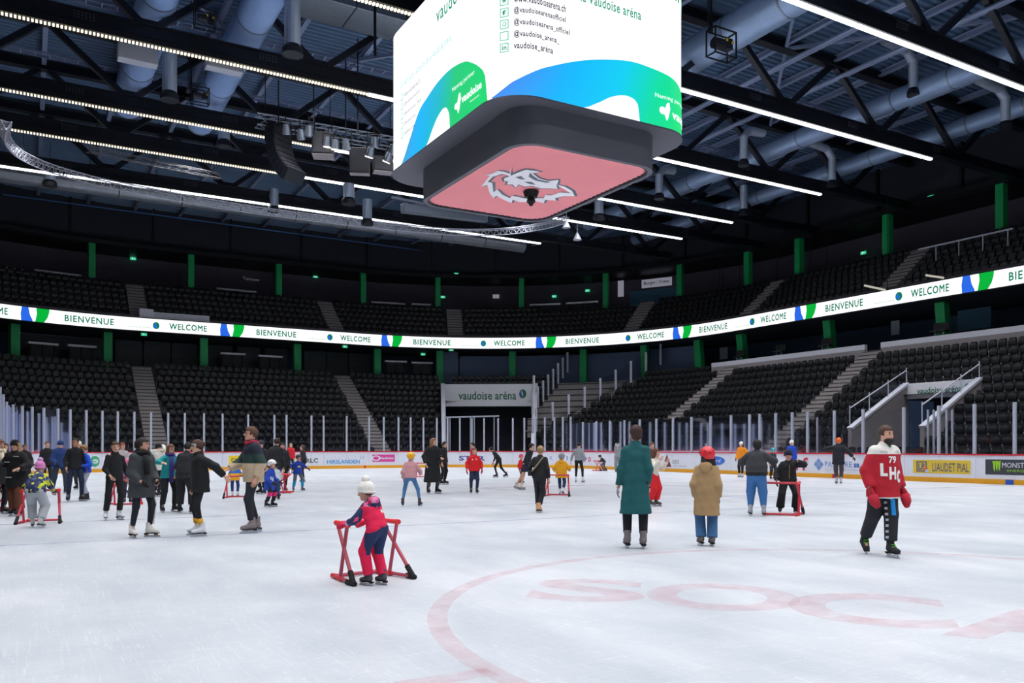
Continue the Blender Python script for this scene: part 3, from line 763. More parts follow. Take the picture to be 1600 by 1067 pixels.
ad_poly(ell_pts(Spx(587.5, 0), .70, .33, .19, 16), M_white, .012); ad_poly(ell_pts(Spx(587.5, 0), .70, .22, .12, 16), AM('pink', 'd8429a'), .016)
sA = Spx(148, 0); ad_poly(ell_pts(sA, .64, .32, .32, 18), AM('leaf', '3fae78'), label='round green emblem'); ad_poly(ell_pts(sA+.04, .64, .19, .13, 14), M_board, .016); ad_poly([(sA-.3, .6), (sA+.1, .6), (sA+.1, .66), (sA-.3, .66)], AM('leaf', '3fae78'), .02)
ad_text('ST  R', 717, 758, .48, .84, AM('indigo', '4a4a92'), 'dark blue advert lettering', bold=.03)
s7 = Spx(738, 0); ad_poly(ell_pts(s7, .66, .3, .18, 18), AM('indigo', '4a4a92')); ad_poly(ell_pts(s7, .66, .19, .09, 14), M_board, .016)
ad_text('K', 859, 864, .55, .85, AM('sky', '6a9ad0')); ad_text('I', 885, 887, .55, .85, AM('sky', '6a9ad0'))
ad_text('CP', 910, 917, .5, .78, AM('indigo', '4a4a92'), bold=.02); s8 = Spx(921, 0); ad_poly(ell_pts(s8, .64, .17, .17, 16), AM('rose', 'd85a78')); ad_poly(ell_pts(s8, .64, .08, .08, 12), M_board, .016)
s9 = Spx(1042, 0); ad_poly([(s9-.4, .3), (s9+.4, .3), (s9, 1.02)], AM('maroon', '6c3844'), label='dark red triangle emblem'); ad_poly(ell_pts(s9, .55, .12, .12, 12), M_board, .016)
ad_text('EES', 1051, 1061, .5, .72, AM('grey', '70747c')); ad_text('SUR MESURE', 1052, 1073, .33, .39, AM('grey', '70747c'))
s10 = Spx(1118, 0); ad_poly(ell_pts(s10, .72, .72, .24, 28), AM('royal', '2c6ac8'), label='blue oval emblem with white script'); ad_text('Ford', 1111, 1125, .62, .82, M_white, e=.014, shear=.05)
ad_text('rf', 1243, 1261, .32, .96, AM('redprint', 'c8242c'), 'large red script letters', bold=.02, shear=.05)
sq = Spx(1279, 0)
for i, j in ((0, .16), (0, -.16), (-.13, 0), (.13, 0)):
    ad_poly([(sq+i*1.2-.13, .64+j), (sq+i*1.2, .64+j-.14), (sq+i*1.2+.13, .64+j), (sq+i*1.2, .64+j+.14)], AM('steelblue', '6f93cc'))
ad_text('PASTORE', 1289, 1331, .52, .78, AM('steel', '6a94cc'), 'blue advert lettering'); ad_text('sa', 1334, 1343, .52, .72, AM('steel2', '3a70b8'), bold=.03)
ad_text('ISOLATION FACADES PLATRERIE', 1289, 1343, .38, .43, AM('steel3', '9ab0d8'))
ad_panel(1427, 1517, .36, .92, AM('yellow2', 'e2c23a'), 'yellow advert panel with dark blue lettering')
def frame_(x0, x1, z0, z1, m_, t=.05):
    a, b = Spx(x0, 0), Spx(x1, 0)
    for q in ([(a, z0), (b, z0), (b, z0+t), (a, z0+t)], [(a, z1-t), (b, z1-t), (b, z1), (a, z1)], [(a, z0), (a+t, z0), (a+t, z1), (a, z1)], [(b-t, z0), (b, z0), (b, z1), (b-t, z1)]): ad_poly(q, m_, .01)
frame_(1432, 1448, .42, .86, AM('slate', '55587a')); ad_text('LP', 1435, 1445, .50, .78, AM('slate', '55587a'), bold=.03)
ad_poly(ell_pts(Spx(1446, 0), .52, .12, .09, 12), AM('coral', 'd86058'), .02); ad_poly(ell_pts(Spx(1448, 0), .46, .09, .07, 12), AM('ice', 'b8d0e8'), .024)
ad_text('LIAUDET PIAL', 1457, 1514, .44, .80, AM('slate', '55587a'), bold=.01)
ad_panel(1540, 1622, .38, .98, AM('charcoal', '3a3c46'), 'dark advert panel with green claw mark')
for k in range(3):
    c = Spx(1553+k*4, 0); ad_poly([(c-.08, .90), (c+.07, .93), (c+.05, .7), (c+.03, .48+.02*k), (c-.02, .62), (c-.03, .8)], AM('acid', '9ad22a'))
ad_text('MONSTER', 1566, 1612, .66, .86, M_white, bold=0); ad_text('ENERGY', 1574, 1606, .50, .59, AM('acid', '9ad22a'))

# ------------------------------------------------------------------ ribbon screen
OB, Z0b, Z1b = 13.2, 10.25, 11.2
rib = empty('ribbon_screen', (0, 0, 0)); tag(rib, 'white lit ribbon screen with green welcome words round the upper stand front', 'screen')
sb0, sb1 = S(-14.1, 44, OB), S(46.2, 10, OB)
n = 46
for i in range(n):
    a, b = sb0+(sb1-sb0)*i/n, sb0+(sb1-sb0)*(i+1)/n
    o = path_strip('screen_panel', a, b, OB+.01, Z0b, Z1b, M_scr, rib, thick=.12, step=.8)
o = path_strip('screen_frame', sb0, sb1, OB-.02, Z0b-.07, Z0b, M_black, rib, thick=.3); path_strip('screen_frame', sb0, sb1, OB-.02, Z1b, Z1b+.06, M_black, rib, thick=.3)
def rfn(e): return lambda u, v: P(u, OB-.004-e, v)[0]
def rpoly(nm, pts, m_, e=.01): return poly_fill(nm, pts, rfn(e), m_, rib)
SW = [Spx(-262, OB) if False else -36.8]+[Spx(x, OB) for x in (55, 363, 612, 853, 1066, 1258, 1527)]
SW.append(SW[-1]+12.4)
H = Z1b-Z0b
for i in range(len(SW)-1):
    s, e_ = SW[i], SW[i+1]; Lk = e_-s
    # swoosh: blue wedge and green leaf
    def q_(l): return [(s+(a-.72)*.56, b) for a, b in l]
    rpoly('blue_swoosh', q_([(-.9, Z0b), (.42, Z0b), (.40, Z0b+.12*H), (.12, Z0b+.45*H), (-.06, Z1b), (-.82, Z1b), (-.95, Z0b+.5*H)]), M_scrb)
    rpoly('green_swoosh', q_([(.72, Z0b), (1.75, Z0b), (2.15, Z0b+.35*H), (2.35, Z0b+.75*H), (2.38, Z1b), (.85, Z1b), (.92, Z0b+.6*H)]), M_scrgr)
    def T(txt, f0, f1, v0, v1, m_, bold=.022): text_obj('screen_lettering', txt, s+Lk*f0, s+Lk*f1, Z0b+H*v0, Z0b+H*v1, rfn(.012), m_, rib, bold=bold, spacing=1.14)
    T('BIENVENUE', .14, .38, .25, .75, M_scrg); T('vaudoise aréna', .45, .565, .22, .38, M_scrt, 0); T('WELCOME', .66, .86, .25, .75, M_scrg)
    c = s+Lk*.592; rpoly('leaf_logo', ell_pts(c, Z0b+.48*H, .24, .27, 16), M_scrg); rpoly('leaf_logo', [(c-.2, Z0b+.5*H), (c-.02, Z0b+.22*H), (c+.06, Z0b+.4*H), (c-.04, Z0b+.66*H)], M_scrb, .02)

a_ = Spx(217, 13.9); b_ = Spx(326, 13.9); pb = empty('press_desk', (0, 0, 0)); tag(pb, 'pale low desk standing above the ribbon screen at the foot of the left aisle', 'desk')
path_strip('desk_front', a_, b_, 13.55, 11.3, 11.72, M_parap, pb, thick=.06); path_strip('desk_top', a_, b_, 13.5, 11.72, 11.77, M_white, pb, thick=.4)
path_strip('desk_notice', a_, a_+1.0, 13.52, 11.3, 11.98, M_white, pb, thick=.03)

# ------------------------------------------------------------------ scoreboard cube over the ice
JX0, JX1, JY0, JY1, JR = 11.5, 18.7, 20.4, 29.6, 1.3
def J(s, e=0.0, z=0):
    r = JR; q = PI/2*r; a = JY1-JY0-2*r; b = JX1-JX0-2*r
    if s <= a: return Vector((JX0-e, JY1-r-s, z))
    s -= a
    if s <= q: t = s/r; return Vector((JX0+r-(r+e)*math.cos(t), JY0+r-(r+e)*math.sin(t), z))
    s -= q
    if s <= b: return Vector((JX0+r+s, JY0-e, z))
    s -= b
    if s <= q: t = s/r; return Vector((JX1-r+(r+e)*math.sin(t), JY0+r-(r+e)*math.cos(t), z))
    s -= q
    if s <= a: return Vector((JX1+e, JY0+r+s, z))
    s -= a
    if s <= q: t = s/r; return Vector((JX1-r+(r+e)*math.cos(t), JY1-r+(r+e)*math.sin(t), z))
    s -= q
    if s <= b: return Vector((JX1-r-s, JY1+e, z))
    s -= b; t = s/r; return Vector((JX0+r-(r+e)*math.sin(t), JY1-r+(r+e)*math.cos(t), z))
JL = 2*(JY1-JY0-2*JR)+2*(JX1-JX0-2*JR)+2*PI*JR
JZ0, JZ1 = 11.45, 16.4
cube = empty('scoreboard_cube', (15.1, 25, JZ0)); tag(cube, 'hanging scoreboard with curved white lit screens and a red underside', 'scoreboard')
CB = Matrix.Translation((-15.1, -25, -JZ0))
def cpt(v): return CB @ v
nj = 96; ss = [JL*i/nj for i in range(nj)]
vs = []; fs = []
for s in ss: vs += [cpt(J(s, 0, JZ0+.02)), cpt(J(s, 0, JZ1))]
for i in range(nj): k = (i+1) % nj; fs.append((2*i, 2*k, 2*k+1, 2*i+1))
meshobj('screen', vs, fs, M_scr, cube)
mb = MB()   # casing rims top and bottom, soffit down to the lower box
M_case = mat('scoreboard_casing', '5b5c66', .6, noise=.1, nscale=.7); M_cased = mat('scoreboard_rim', '3a3e4a', .5)
def loop_rr(x0, x1, y0, y1, r, z, n=12):
    out = []
    for cx, cy, a0 in ((x0+r, y0+r, PI), (x1-r, y0+r, 1.5*PI), (x1-r, y1-r, 0), (x0+r, y1-r, PI/2)):
        for k in range(n+1): a = a0+PI/2*k/n; out.append(cpt(Vector((cx+r*math.cos(a), cy+r*math.sin(a), z))))
    return out
def skin(name, loops, m_, cap0=False, cap1=False, parent=cube):
    n = len(loops[0]); vs = [p for l in loops for p in l]; fs = []
    for i in range(len(loops)-1):
        for k in range(n): fs.append((i*n+k, i*n+(k+1) % n, (i+1)*n+(k+1) % n, (i+1)*n+k))
    if cap0: fs.append(tuple(range(n-1, -1, -1)))
    if cap1: fs.append(tuple((len(loops)-1)*n+k for k in range(n)))
    return meshobj(name, vs, fs, m_, parent)
BX = (12.35, 17.75, 20.95, 28.5)
skin('soffit', [loop_rr(JX0-.03, JX1+.03, JY0-.03, JY1+.03, JR, JZ0+.03), loop_rr(JX0-.03, JX1+.03, JY0-.03, JY1+.03, JR, JZ0-.02), loop_rr(BX[0], BX[1], BX[2], BX[3], .9, JZ0+.06)], M_case)
skin('lower_box', [loop_rr(*BX, .9, JZ0+.06), loop_rr(*BX, .9, 10.38), loop_rr(BX[0]+.14, BX[1]-.14, BX[2]+.14, BX[3]-.14, .8, 10.38), loop_rr(BX[0]+.14, BX[1]-.14, BX[2]+.14, BX[3]-.14, .8, 10.7)], M_case)
skin('top_cover', [loop_rr(JX0, JX1, JY0, JY1, JR, JZ1), loop_rr(JX0+.3, JX1-.3, JY0+.3, JY1-.3, 1.1, JZ1+.1)], M_black, cap1=True)
# lacing track between box and banner
lt = MB(); lp = loop_rr(BX[0]+.17, BX[1]-.17, BX[2]+.17, BX[3]-.17, .78, 10.42, 6); lq = loop_rr(BX[0]+.26, BX[1]-.26, BX[2]+.26, BX[3]-.26, .74, 10.46, 6)
lt.tube(lp+[lp[0]], .03, 5); n_ = len(lp)
for i in range(n_):
    a, b = lp[i], lp[(i+1) % n_]; c, d = lq[i], lq[(i+1) % n_]; m_ = max(1, int((b-a).length/.25))
    for k in range(m_): lt.tube([a.lerp(b, k/m_), c.lerp(d, (k+.5)/m_)], .018, 4)
lt.build('lacing', M_truss, cube)
rp = loop_rr(BX[0]+.15, BX[1]-.15, BX[2]+.15, BX[3]-.15, .79, 10.44)
M_banner = mat('red_banner_cloth', 'f4949a', .85, noise=.06, nscale=.9)
ban = meshobj('banner', rp, [tuple(range(len(rp)-1, -1, -1))], M_banner, cube); ban['label'] = 'pinkish red cloth banner'
mane = [(13.4, 23.31), (13.69, 23.86), (13.41, 23.77), (13.21, 23.8), (13.17, 24.12), (13.05, 24.36), (13.22, 24.36), (13.38, 25.02), (13.52, 25.54), (13.61, 25.26), (14.07, 25.96), (14.51, 26.47), (14.47, 26.17), (14.85, 26.42), (15.38, 26.69), (15.22, 26.31), (15.59, 26.42), (15.92, 26.23), (15.92, 26.02), (16.41, 26.1), (16.24, 25.72), (16.64, 25.6), (16.43, 25.37), (16.6, 25.0), (16.92, 24.82), (16.49, 24.36), (15.99, 24.08), (15.64, 24.05), (16.17, 24.35), (16.59, 24.6), (16.22, 24.71), (16.14, 25.16), (15.94, 25.24), (16.08, 25.57), (15.8, 25.73), (15.64, 25.66), (15.5, 25.94), (14.97, 25.88), (15.02, 26.18), (14.59, 25.96), (14.14, 25.52), (14.19, 25.89), (13.64, 24.96), (13.46, 24.97), (13.35, 24.41), (13.48, 23.99), (13.59, 23.98), (13.87, 24.11)]
head = [(13.75, 24.36), (13.81, 23.97), (13.87, 23.5), (13.93, 23.22), (14.13, 23.19), (14.46, 23.17), (14.3, 23.42), (14.77, 23.77), (15.17, 23.84), (15.41, 23.57), (15.54, 23.81), (15.67, 24.11), (15.92, 24.4), (15.65, 24.5), (15.38, 24.65), (14.97, 24.57), (14.79, 24.76), (14.49, 24.65), (14.6, 25.03), (14.32, 24.76), (14.14, 24.86), (14.03, 24.55), (13.9, 24.58)]
def fz(z): return lambda u, v: cpt(Vector((u, v, z)))
def off_poly(p, d):
    a = sum(p[i][0]*p[(i+1) % len(p)][1]-p[(i+1) % len(p)][0]*p[i][1] for i in range(len(p)))
    sg = 1 if a > 0 else -1; out = []
    for i in range(len(p)):
        x0, y0 = p[i-1]; x1, y1 = p[i]; x2, y2 = p[(i+1) % len(p)]
        ax, ay = x1-x0, y1-y0; bx, by = x2-x1, y2-y1; la = math.hypot(ax, ay) or 1; lb = math.hypot(bx, by) or 1
        nx, ny = (ay/la+by/lb), (-ax/la-bx/lb); l = math.hypot(nx, ny) or 1; out.append((x1+sg*d*nx/l, y1+sg*d*ny/l))
    return out
M_lg = mat('emblem_grey', '6b6e7c', .8); M_lw = mat('emblem_white', 'f4f2f6', .8)
poly_fill('emblem_outline', [(x+.05, y-.04) for x, y in off_poly(mane, .05)], fz(10.432), M_lg, cube)
poly_fill('emblem_mane', mane, fz(10.426), M_lw, cube)
poly_fill('emblem_outline', [(x-.0, y-.0) for x, y in off_poly(head, .09)], fz(10.428), M_lg, cube)
poly_fill('emblem_head', head, fz(10.42), M_lw, cube)
for q in ([(14.2, 23.4), (14.34, 23.75), (14.75, 24.0), (15.2, 24.02), (15.3, 23.88), (14.8, 23.86), (14.42, 23.6)], [(14.0, 24.05), (14.12, 23.85), (14.42, 24.1), (14.2, 24.12)], [(14.5, 24.3), (14.75, 24.2), (15.0, 24.38), (14.8, 24.42)]):
    poly_fill('emblem_stroke', q, fz(10.414), M_lg, cube)
# camera pod under the banner
a = MB(); a.tube([(.15, .08, -1.06), (.15, .08, -1.25)], [.28, .22], 14); a.tube([(.15, .08, -1.25), (.15, .08, -1.42)], [.12, .16], 12); a.tube([(.15, .08, -1.42), (.15, .08, -1.55)], [.12, .05], 12)
a.build('camera_pod', M_black, cube, smooth=False)
# hanging chains to the roof
a = MB()
for x, y in ((12.8, 22.2), (17.4, 22.2), (12.8, 27.8), (17.4, 27.8)): a.tube([cpt(Vector((x, y, JZ1))), cpt(Vector((x, y, 20.2)))], .05, 6)
a.build('hanging_cable', M_black, cube)
# screen contents
def grad_mat(name, s0, s1, stops):
    """lit picture: colour runs along the screen; stored as a colour attribute on the picture itself"""
    m = bpy.data.materials.new(name); m.use_nodes = True; nt = m.node_tree; b = nt.nodes['Principled BSDF']
    at_ = nt.nodes.new('ShaderNodeVertexColor'); at_.layer_name = 'col'; nt.links.new(at_.outputs[0], b.inputs['Emission Color'])
    b.inputs['Emission Strength'].default_value = 1.05; b.inputs['Base Color'].default_value = (0, 0, 0, 1); return m
M_grad = grad_mat('screen_gradient', 0, 1, None)
def lerp_col(t, stops):
    for i in range(len(stops)-1):
        if t <= stops[i+1][0] or i == len(stops)-2:
            a, b = stops[i], stops[i+1]; f = max(0, min(1, (t-a[0])/(b[0]-a[0]))); ca, cb = srgb(a[1]), srgb(b[1])
            return tuple(ca[j]+(cb[j]-ca[j])*f for j in range(3))+(1,)
def arch(name, top, zb, stops, m_, e):
    """area under a curve top=[(s,z),..] drawn on the screen"""
    xs = []; a, b = top[0][0], top[-1][0]; n = 60
    vs = []; fs = []; cols = []
    for i in range(n+1):
        s = a+(b-a)*i/n
        for k in range(len(top)-1):
            if top[k][0] <= s <= top[k+1][0]+1e-9: f = (s-top[k][0])/max(1e-6, top[k+1][0]-top[k][0]); z = top[k][1]+(top[k+1][1]-top[k][1])*f; break
        for j in range(5):
            vs.append(cpt(J(s, e, zb+(z-zb)*j/4))); cols.append(lerp_col(i/n-.08*(j/4), stops) if stops else (1, 1, 1, 1))
    for i in range(n):
        for j in range(4): fs.append((i*5+j, (i+1)*5+j, (i+1)*5+j+1, i*5+j+1))
    o = meshobj(name, vs, fs, m_, cube)
    if stops:
        ca = o.data.color_attributes.new('col', 'FLOAT_COLOR', 'POINT'); ca.data.foreach_set('color', np.array(cols, dtype=np.float32).ravel())
    return o
def smooth_top(pts, k=6):
    out = []
    for i in range(len(pts)-1):
        p0 = pts[max(i-1, 0)]; p1 = pts[i]; p2 = pts[i+1]; p3 = pts[min(i+2, len(pts)-1)]
        for j in range(k):
            t = j/k; h = lambda a, b, c, d: .5*((2*b)+(-a+c)*t+(2*a-5*b+4*c-d)*t*t+(-a+3*b-3*c+d)*t**3)
            out.append((p1[0]+(p2[0]-p1[0])*t, h(p0[1], p1[1], p2[1], p3[1])))
    return out+[pts[-1]]
GF = [(0, '3f8cf0'), (.25, '10b4ff'), (.5, '08ccf0'), (.68, '08dca0'), (.85, '0ce07c'), (1, '0cd878')]
GL = [(0, '3fa4e0'), (.2, '10b4f8'), (.45, '10b8c8'), (.62, '14c878'), (1, '10d870')]
zb = JZ0+.03
arch('swoosh', smooth_top([(7.1, zb+.05), (7.72, 11.86), (8.68, 12.35), (9.79, 12.79), (10.72, 13.06), (11.8, 13.25), (12.75, 13.22), (13.5, 13.1), (14.2, 12.85), (14.7, 12.4), (14.95, 11.8), (14.96, zb)]), zb, GF, M_grad, .015)
arch('swoosh_hole', smooth_top([(10.05, zb), (10.6, 11.74), (11.07, 12.01), (11.56, 12.15), (11.9, 12.12), (12.08, 11.95), (12.14, zb)]), zb, None, M_scr, .03)
arch('swoosh', smooth_top([(.5, zb), (1.26, 12.11), (2.08, 12.83), (2.8, 13.08), (3.6, 13.27), (4.57, 13.32), (5.59, 13.15), (6.3, 12.77), (6.8, 12.33), (6.92, zb)]), zb, GL, M_grad, .015)
arch('swoosh_hole', smooth_top([(2.72, zb), (3.37, 11.97), (3.86, 12.22), (4.25, 12.22), (4.48, 11.93), (4.52, zb)]), zb, None, M_scr, .03)
def jt(txt, s0, s1, z0, z1, m_, bold=0.0, e=.02): return text_obj('screen_lettering', txt, s0, s1, z0, z1, lambda u, v: cpt(J(u, e, v)), m_, cube, bold=bold, spacing=1.08)
for k, (t, s1) in enumerate((('www.vaudoisearena.ch', 9.42), ('@vaudoisearenaofficiel', 9.42), ('@vaudoisearena_officiel', 9.55), ('@vaudoise_arena_', 9.2), ('vaudoise_aréna', 8.98))):
    z = 14.14-k*.335; jt(t, 7.78, s1, z-.02, z+.2, M_scrn, .018)
    s = 7.5; zc = z+.07
    for q in ([(s-.13, zc-.13), (s+.13, zc-.13), (s+.13, zc-.105), (s-.13, zc-.105)], [(s-.13, zc+.105), (s+.13, zc+.105), (s+.13, zc+.13), (s-.13, zc+.13)], [(s-.13, zc-.13), (s-.105, zc-.13), (s-.105, zc+.13), (s-.13, zc+.13)], [(s+.105, zc-.13), (s+.13, zc-.13), (s+.13, zc+.13), (s+.105, zc+.13)]):
        poly_fill('icon', q, lambda u, v: cpt(J(u, .02, v)), M_scrlg, cube)
    if k in (0, 1, 4): jt({0: 'w', 1: 'f', 4: 'in'}[k], s-.07, s+.07, zc-.07, zc+.07, M_scrt, .03)
    if k == 2:
        poly_fill('icon', ell_pts(s, zc, .065, .065, 14), lambda u, v: cpt(J(u, .02, v)), M_scrlg, cube); poly_fill('icon', ell_pts(s, zc, .04, .04, 14), lambda u, v: cpt(J(u, .03, v)), M_scr, cube)
jt("toute l'actualité de la Vaudoise aréna", 7.4, 12.2, 14.6, 14.93, M_scrt, .014)
jt('vaudoise aréna', 10.1, 15.25, 15.62, 16.2, M_scrt, .02)
jt('Naming partner', 12.75, 14.3, 12.33, 12.5, M_scr, 0, .03); jt('vaudoise', 13.45, 15.1, 11.82, 12.1, M_scr, .03, .03)
for q in (ell_pts(13.05, 12.0, .13, .12, 12),): poly_fill('leaf_mark', q, lambda u, v: cpt(J(u, .03, v)), M_scr, cube)
poly_fill('leaf_mark', [(13.1, 11.95), (13.22, 12.25), (13.32, 12.3), (13.36, 12.1), (13.28, 11.8), (13.22, 11.7)], lambda u, v: cpt(J(u, .03, v)), M_scr, cube)
# left face
jt('vaudoise aréna', 3.5, 7.4, 15.2, 15.7, M_scrt, .01); jt("Suivez toute l'actualité de la Vaudoise aréna", .5, 4.6, 14.2, 14.45, M_scrc, .005)
for k, (t, s1) in enumerate((('www.vaudoisearena.ch', 2.2), ('@vaudoisearenaofficiel', 2.2), ('@vaudoisearena_officiel', 2.3), ('@vaudoise_arena_', 1.9), ('vaudoise_aréna', 1.75))):
    z = 13.78-k*.34; jt(t, .85, s1, z, z+.17, M_scrn, 0)
    poly_fill('icon', [(.5, z-.03), (.7, z-.03), (.7, z+.2), (.5, z+.2)], lambda u, v: cpt(J(u, .02, v)), M_scrc, cube); poly_fill('icon', [(.53, z), (.67, z), (.67, z+.17), (.53, z+.17)], lambda u, v: cpt(J(u, .03, v)), M_scr, cube)
jt('Naming partner', 4.7, 6.2, 12.5, 12.68, M_scr, 0, .03); jt('vaudoise', 5.35, 6.65, 11.95, 12.2, M_scr, .03, .03); jt('Assurances', 5.9, 6.5, 11.78, 11.84, M_scr, 0, .03)
poly_fill('leaf_mark', ell_pts(4.98, 12.0, .12, .1, 12), lambda u, v: cpt(J(u, .03, v)), M_scr, cube)
poly_fill('leaf_mark', [(5.0, 11.95), (5.15, 12.3), (5.25, 12.34), (5.3, 12.15), (5.2, 11.85), (5.12, 11.72)], lambda u, v: cpt(J(u, .03, v)), M_scr, cube)

# ------------------------------------------------------------------ roof
# corrugated deck, ribs running across the hall
DZ = 20.95; mb = MB(); vs = []; fs = []; y = 8.0; k = 0
while y < 78:
    for yy, zz in ((y, DZ), (y+.14, DZ), (y+.18, DZ+.1), (y+.32, DZ+.1)): vs += [(-45, yy, zz), (75, yy, zz)]
    y += .36
for i in range(len(vs)//2-1): fs.append((2*i, 2*i+1, 2*i+3, 2*i+2))
tag(meshobj('ceiling', vs, fs, M_deck), 'ribbed metal roof deck', kind='structure')
tag(meshobj('ceiling', [(-45, -30, DZ+.02), (75, -30, DZ+.02), (75, 8, DZ+.02), (-45, 8, DZ+.02)], [(0, 1, 2, 3)], M_deck), kind='structure')
tag(meshobj('wall_back', [(-45, -14, -.02), (75, -14, -.02), (75, -14, 21), (-45, -14, 21)], [(0, 1, 2, 3)], M_navy), kind='structure')
# trusses
NX = [4.1+6.8*k for k in range(-4, 7)]
BOT, TOP = 17.35, 20.35
for i, y in enumerate(TRUSS_Y):
    x0, x1 = -30, 51.5
    if i == 0: x1 = 47
    pos = {0: 'farthest', 1: 'second farthest', 2: 'third farthest', 3: 'fourth farthest', 4: 'fifth farthest, at the scoreboard', 5: 'nearest visible'}.get(i, 'nearer, overhead')
    t = empty('roof_truss', (0, y, 0)); tag(t, 'dark steel roof truss across the hall, %s' % pos, 'truss')
    if i > 5: tag(t, 'dark steel roof truss across the hall behind the viewer', 'truss', 'roof trusses behind the viewer')
    a = MB(); a.box(((x0+x1)/2, 0, BOT), (x1-x0, .5, .05)); a.box(((x0+x1)/2, 0, BOT+.5), (x1-x0, .5, .05)); a.box(((x0+x1)/2, 0, BOT+.25), (x1-x0, .14, .5)); a.build('bottom_chord', M_truss, t)
    a = MB(); a.box(((x0+x1)/2, 0, TOP), (x1-x0, .45, .05)); a.box(((x0+x1)/2, 0, TOP+.4), (x1-x0, .45, .05)); a.box(((x0+x1)/2, 0, TOP+.2), (x1-x0, .12, .4)); a.build('top_chord', M_truss, t)
    for xn in NX:
        if xn > x1-1: continue
        for sgn in (-1, 1):
            a = MB(); a.bar((xn+.22*sgn, 0, BOT+.5), (xn+3.2*sgn, 0, TOP+.02), .26, .26); a.build('diagonal', M_truss, t)
        a = MB(); a.box((xn, 0, BOT+.62), (.9, .06, .3)); a.build('gusset', M_truss, t)
        for r in range(2):
            for q in range(8): pass
    for xn in NX[::1]:
        if xn > x1-2: continue
        a = MB()
        for q in range(6):
            for r in (0, 1, 2): a.box((xn-2.6+.13*q, -.26, BOT+.14+.11*r), (.06, .03, .05))
        a.build('bolt_plate', mat('bolt_grey', '4a4e58', .5, .4), t)['kind'] = 'stuff'
    # strip light hanging on the truss
    lx0, lx1 = (-4, 34) if i == 0 else (-8, 42.4)
    L_ = empty('strip_light', (0, y-.12, LZ)); lab = 'long white strip light under the %s roof truss' % pos
    tag(L_, lab, 'light')
    if i > 5: tag(L_, 'long white strip light behind the viewer', 'light', 'strip lights behind the viewer')
    a = MB(); a.box(((lx0+lx1)/2, 0, .14), (lx1-lx0, .34, .2)); a.build('housing', M_black, L_)
    split = 13.0 if 0 < i < 5 else lx0
    if split > lx0:
        a = MB(); x = lx0
        while x < split: a.box((x+.04, 0, -.0), (.075, .12, .07)); x += .135
        o = a.build('louvre_cells', M_ledc, L_); o['kind'] = 'stuff'; o['label'] = 'row of small warm cells'
    x = split
    while x < lx1-.5:
        xe = min(x+5.75, lx1); a = MB(); a.box(((x+xe)/2, 0, .0), (xe-x-.08, .17, .09)); a.build('diffuser', M_led, L_); x = xe
    a = MB()
    for xx in np.arange(lx0+1, lx1, 5.75): a.box((xx, .05, .27), (.06, .06, .12))
    a.build('bracket', M_truss, L_)
# purlins along the hall and cable trays across it
for k, x in enumerate(np.arange(-16.3, 49, 3.4)):
    dx_ = max(x-(XR-R), (XL+R)-x, 0); ye = YF-R+math.sqrt(27.0**2-dx_**2); ym = (ye-6)/2; yl = ye+6
    a = MB(); a.box((x, ym, 20.62), (.22, yl, .06)); a.box((x, ym, 20.85), (.22, yl, .05)); a.box((x, ym, 20.73), (.05, yl, .22))
    tag(a.build('purlin', M_purlin), 'pale roof purlin running the length of the hall', 'beam', 'roof purlins running the length of the hall')
def tray(x0, x1, y, z, lab):
    t = empty('cable_tray', (x0, y, z)); tag(t, lab, 'cable tray'); Lx = x1-x0
    for s_ in (-.22, .22): a = MB(); a.box((Lx/2, s_, 0), (Lx, .03, .12)); a.build('side_rail', M_purlin, t)
    a = MB(); x = .3
    while x < Lx: a.box((x, 0, -.03), (.05, .42, .03)); x += .6
    o = a.build('rungs', M_purlin, t); o['kind'] = 'stuff'
for y, z, x0, x1, lab in ((24.2, 20.1, -10, 48, 'pale cable tray across the roof between the two nearest trusses'), (31.6, 20.1, -10, 48, 'pale cable tray across the roof behind the scoreboard truss'), (39.2, 20.1, -12, 48, 'pale cable tray across the roof in the fourth bay'), (45.6, 20.1, -12, 40, 'pale cable tray across the roof in the far bay')): tray(x0, x1, y, z, lab)
for x, y0, y1, lab in ((31.5, 20, 50, 'pipe run along the right of the roof beside the nearest duct'), (35, 19, 52, 'pipe run along the right of the roof above the middle duct'), (41.2, 18, 54, 'pipe run between the two right-hand ducts')):
    a = MB(); a.tube([(x, y0, 19.9), (x, y1, 19.9)], .11, 7); a.tube([(x+.4, y0, 20.0), (x+.4, y1, 20.0)], .06, 6); tag(a.build('pipe', M_purlin), lab, 'pipe')
# diagonal wind braces
for k, (xa, ya, xb, yb) in enumerate(((24.5, 20.6, 31.3, 28.1), (38.1, 20.6, 31.3, 28.1), (31.3, 28.1, 38.1, 35.4), (4.1, 35.4, -2.7, 42.9), (4.1, 35.4, 10.9, 42.9), (17.7, 35.4, 10.9, 42.9))):
    a = MB(); a.bar((xa, ya, 20.45), (xb, yb, 20.45), .14, .14); tag(a.build('wind_brace', M_purlin), 'pale diagonal wind brace under the roof deck', 'brace', 'diagonal wind braces under the roof deck')
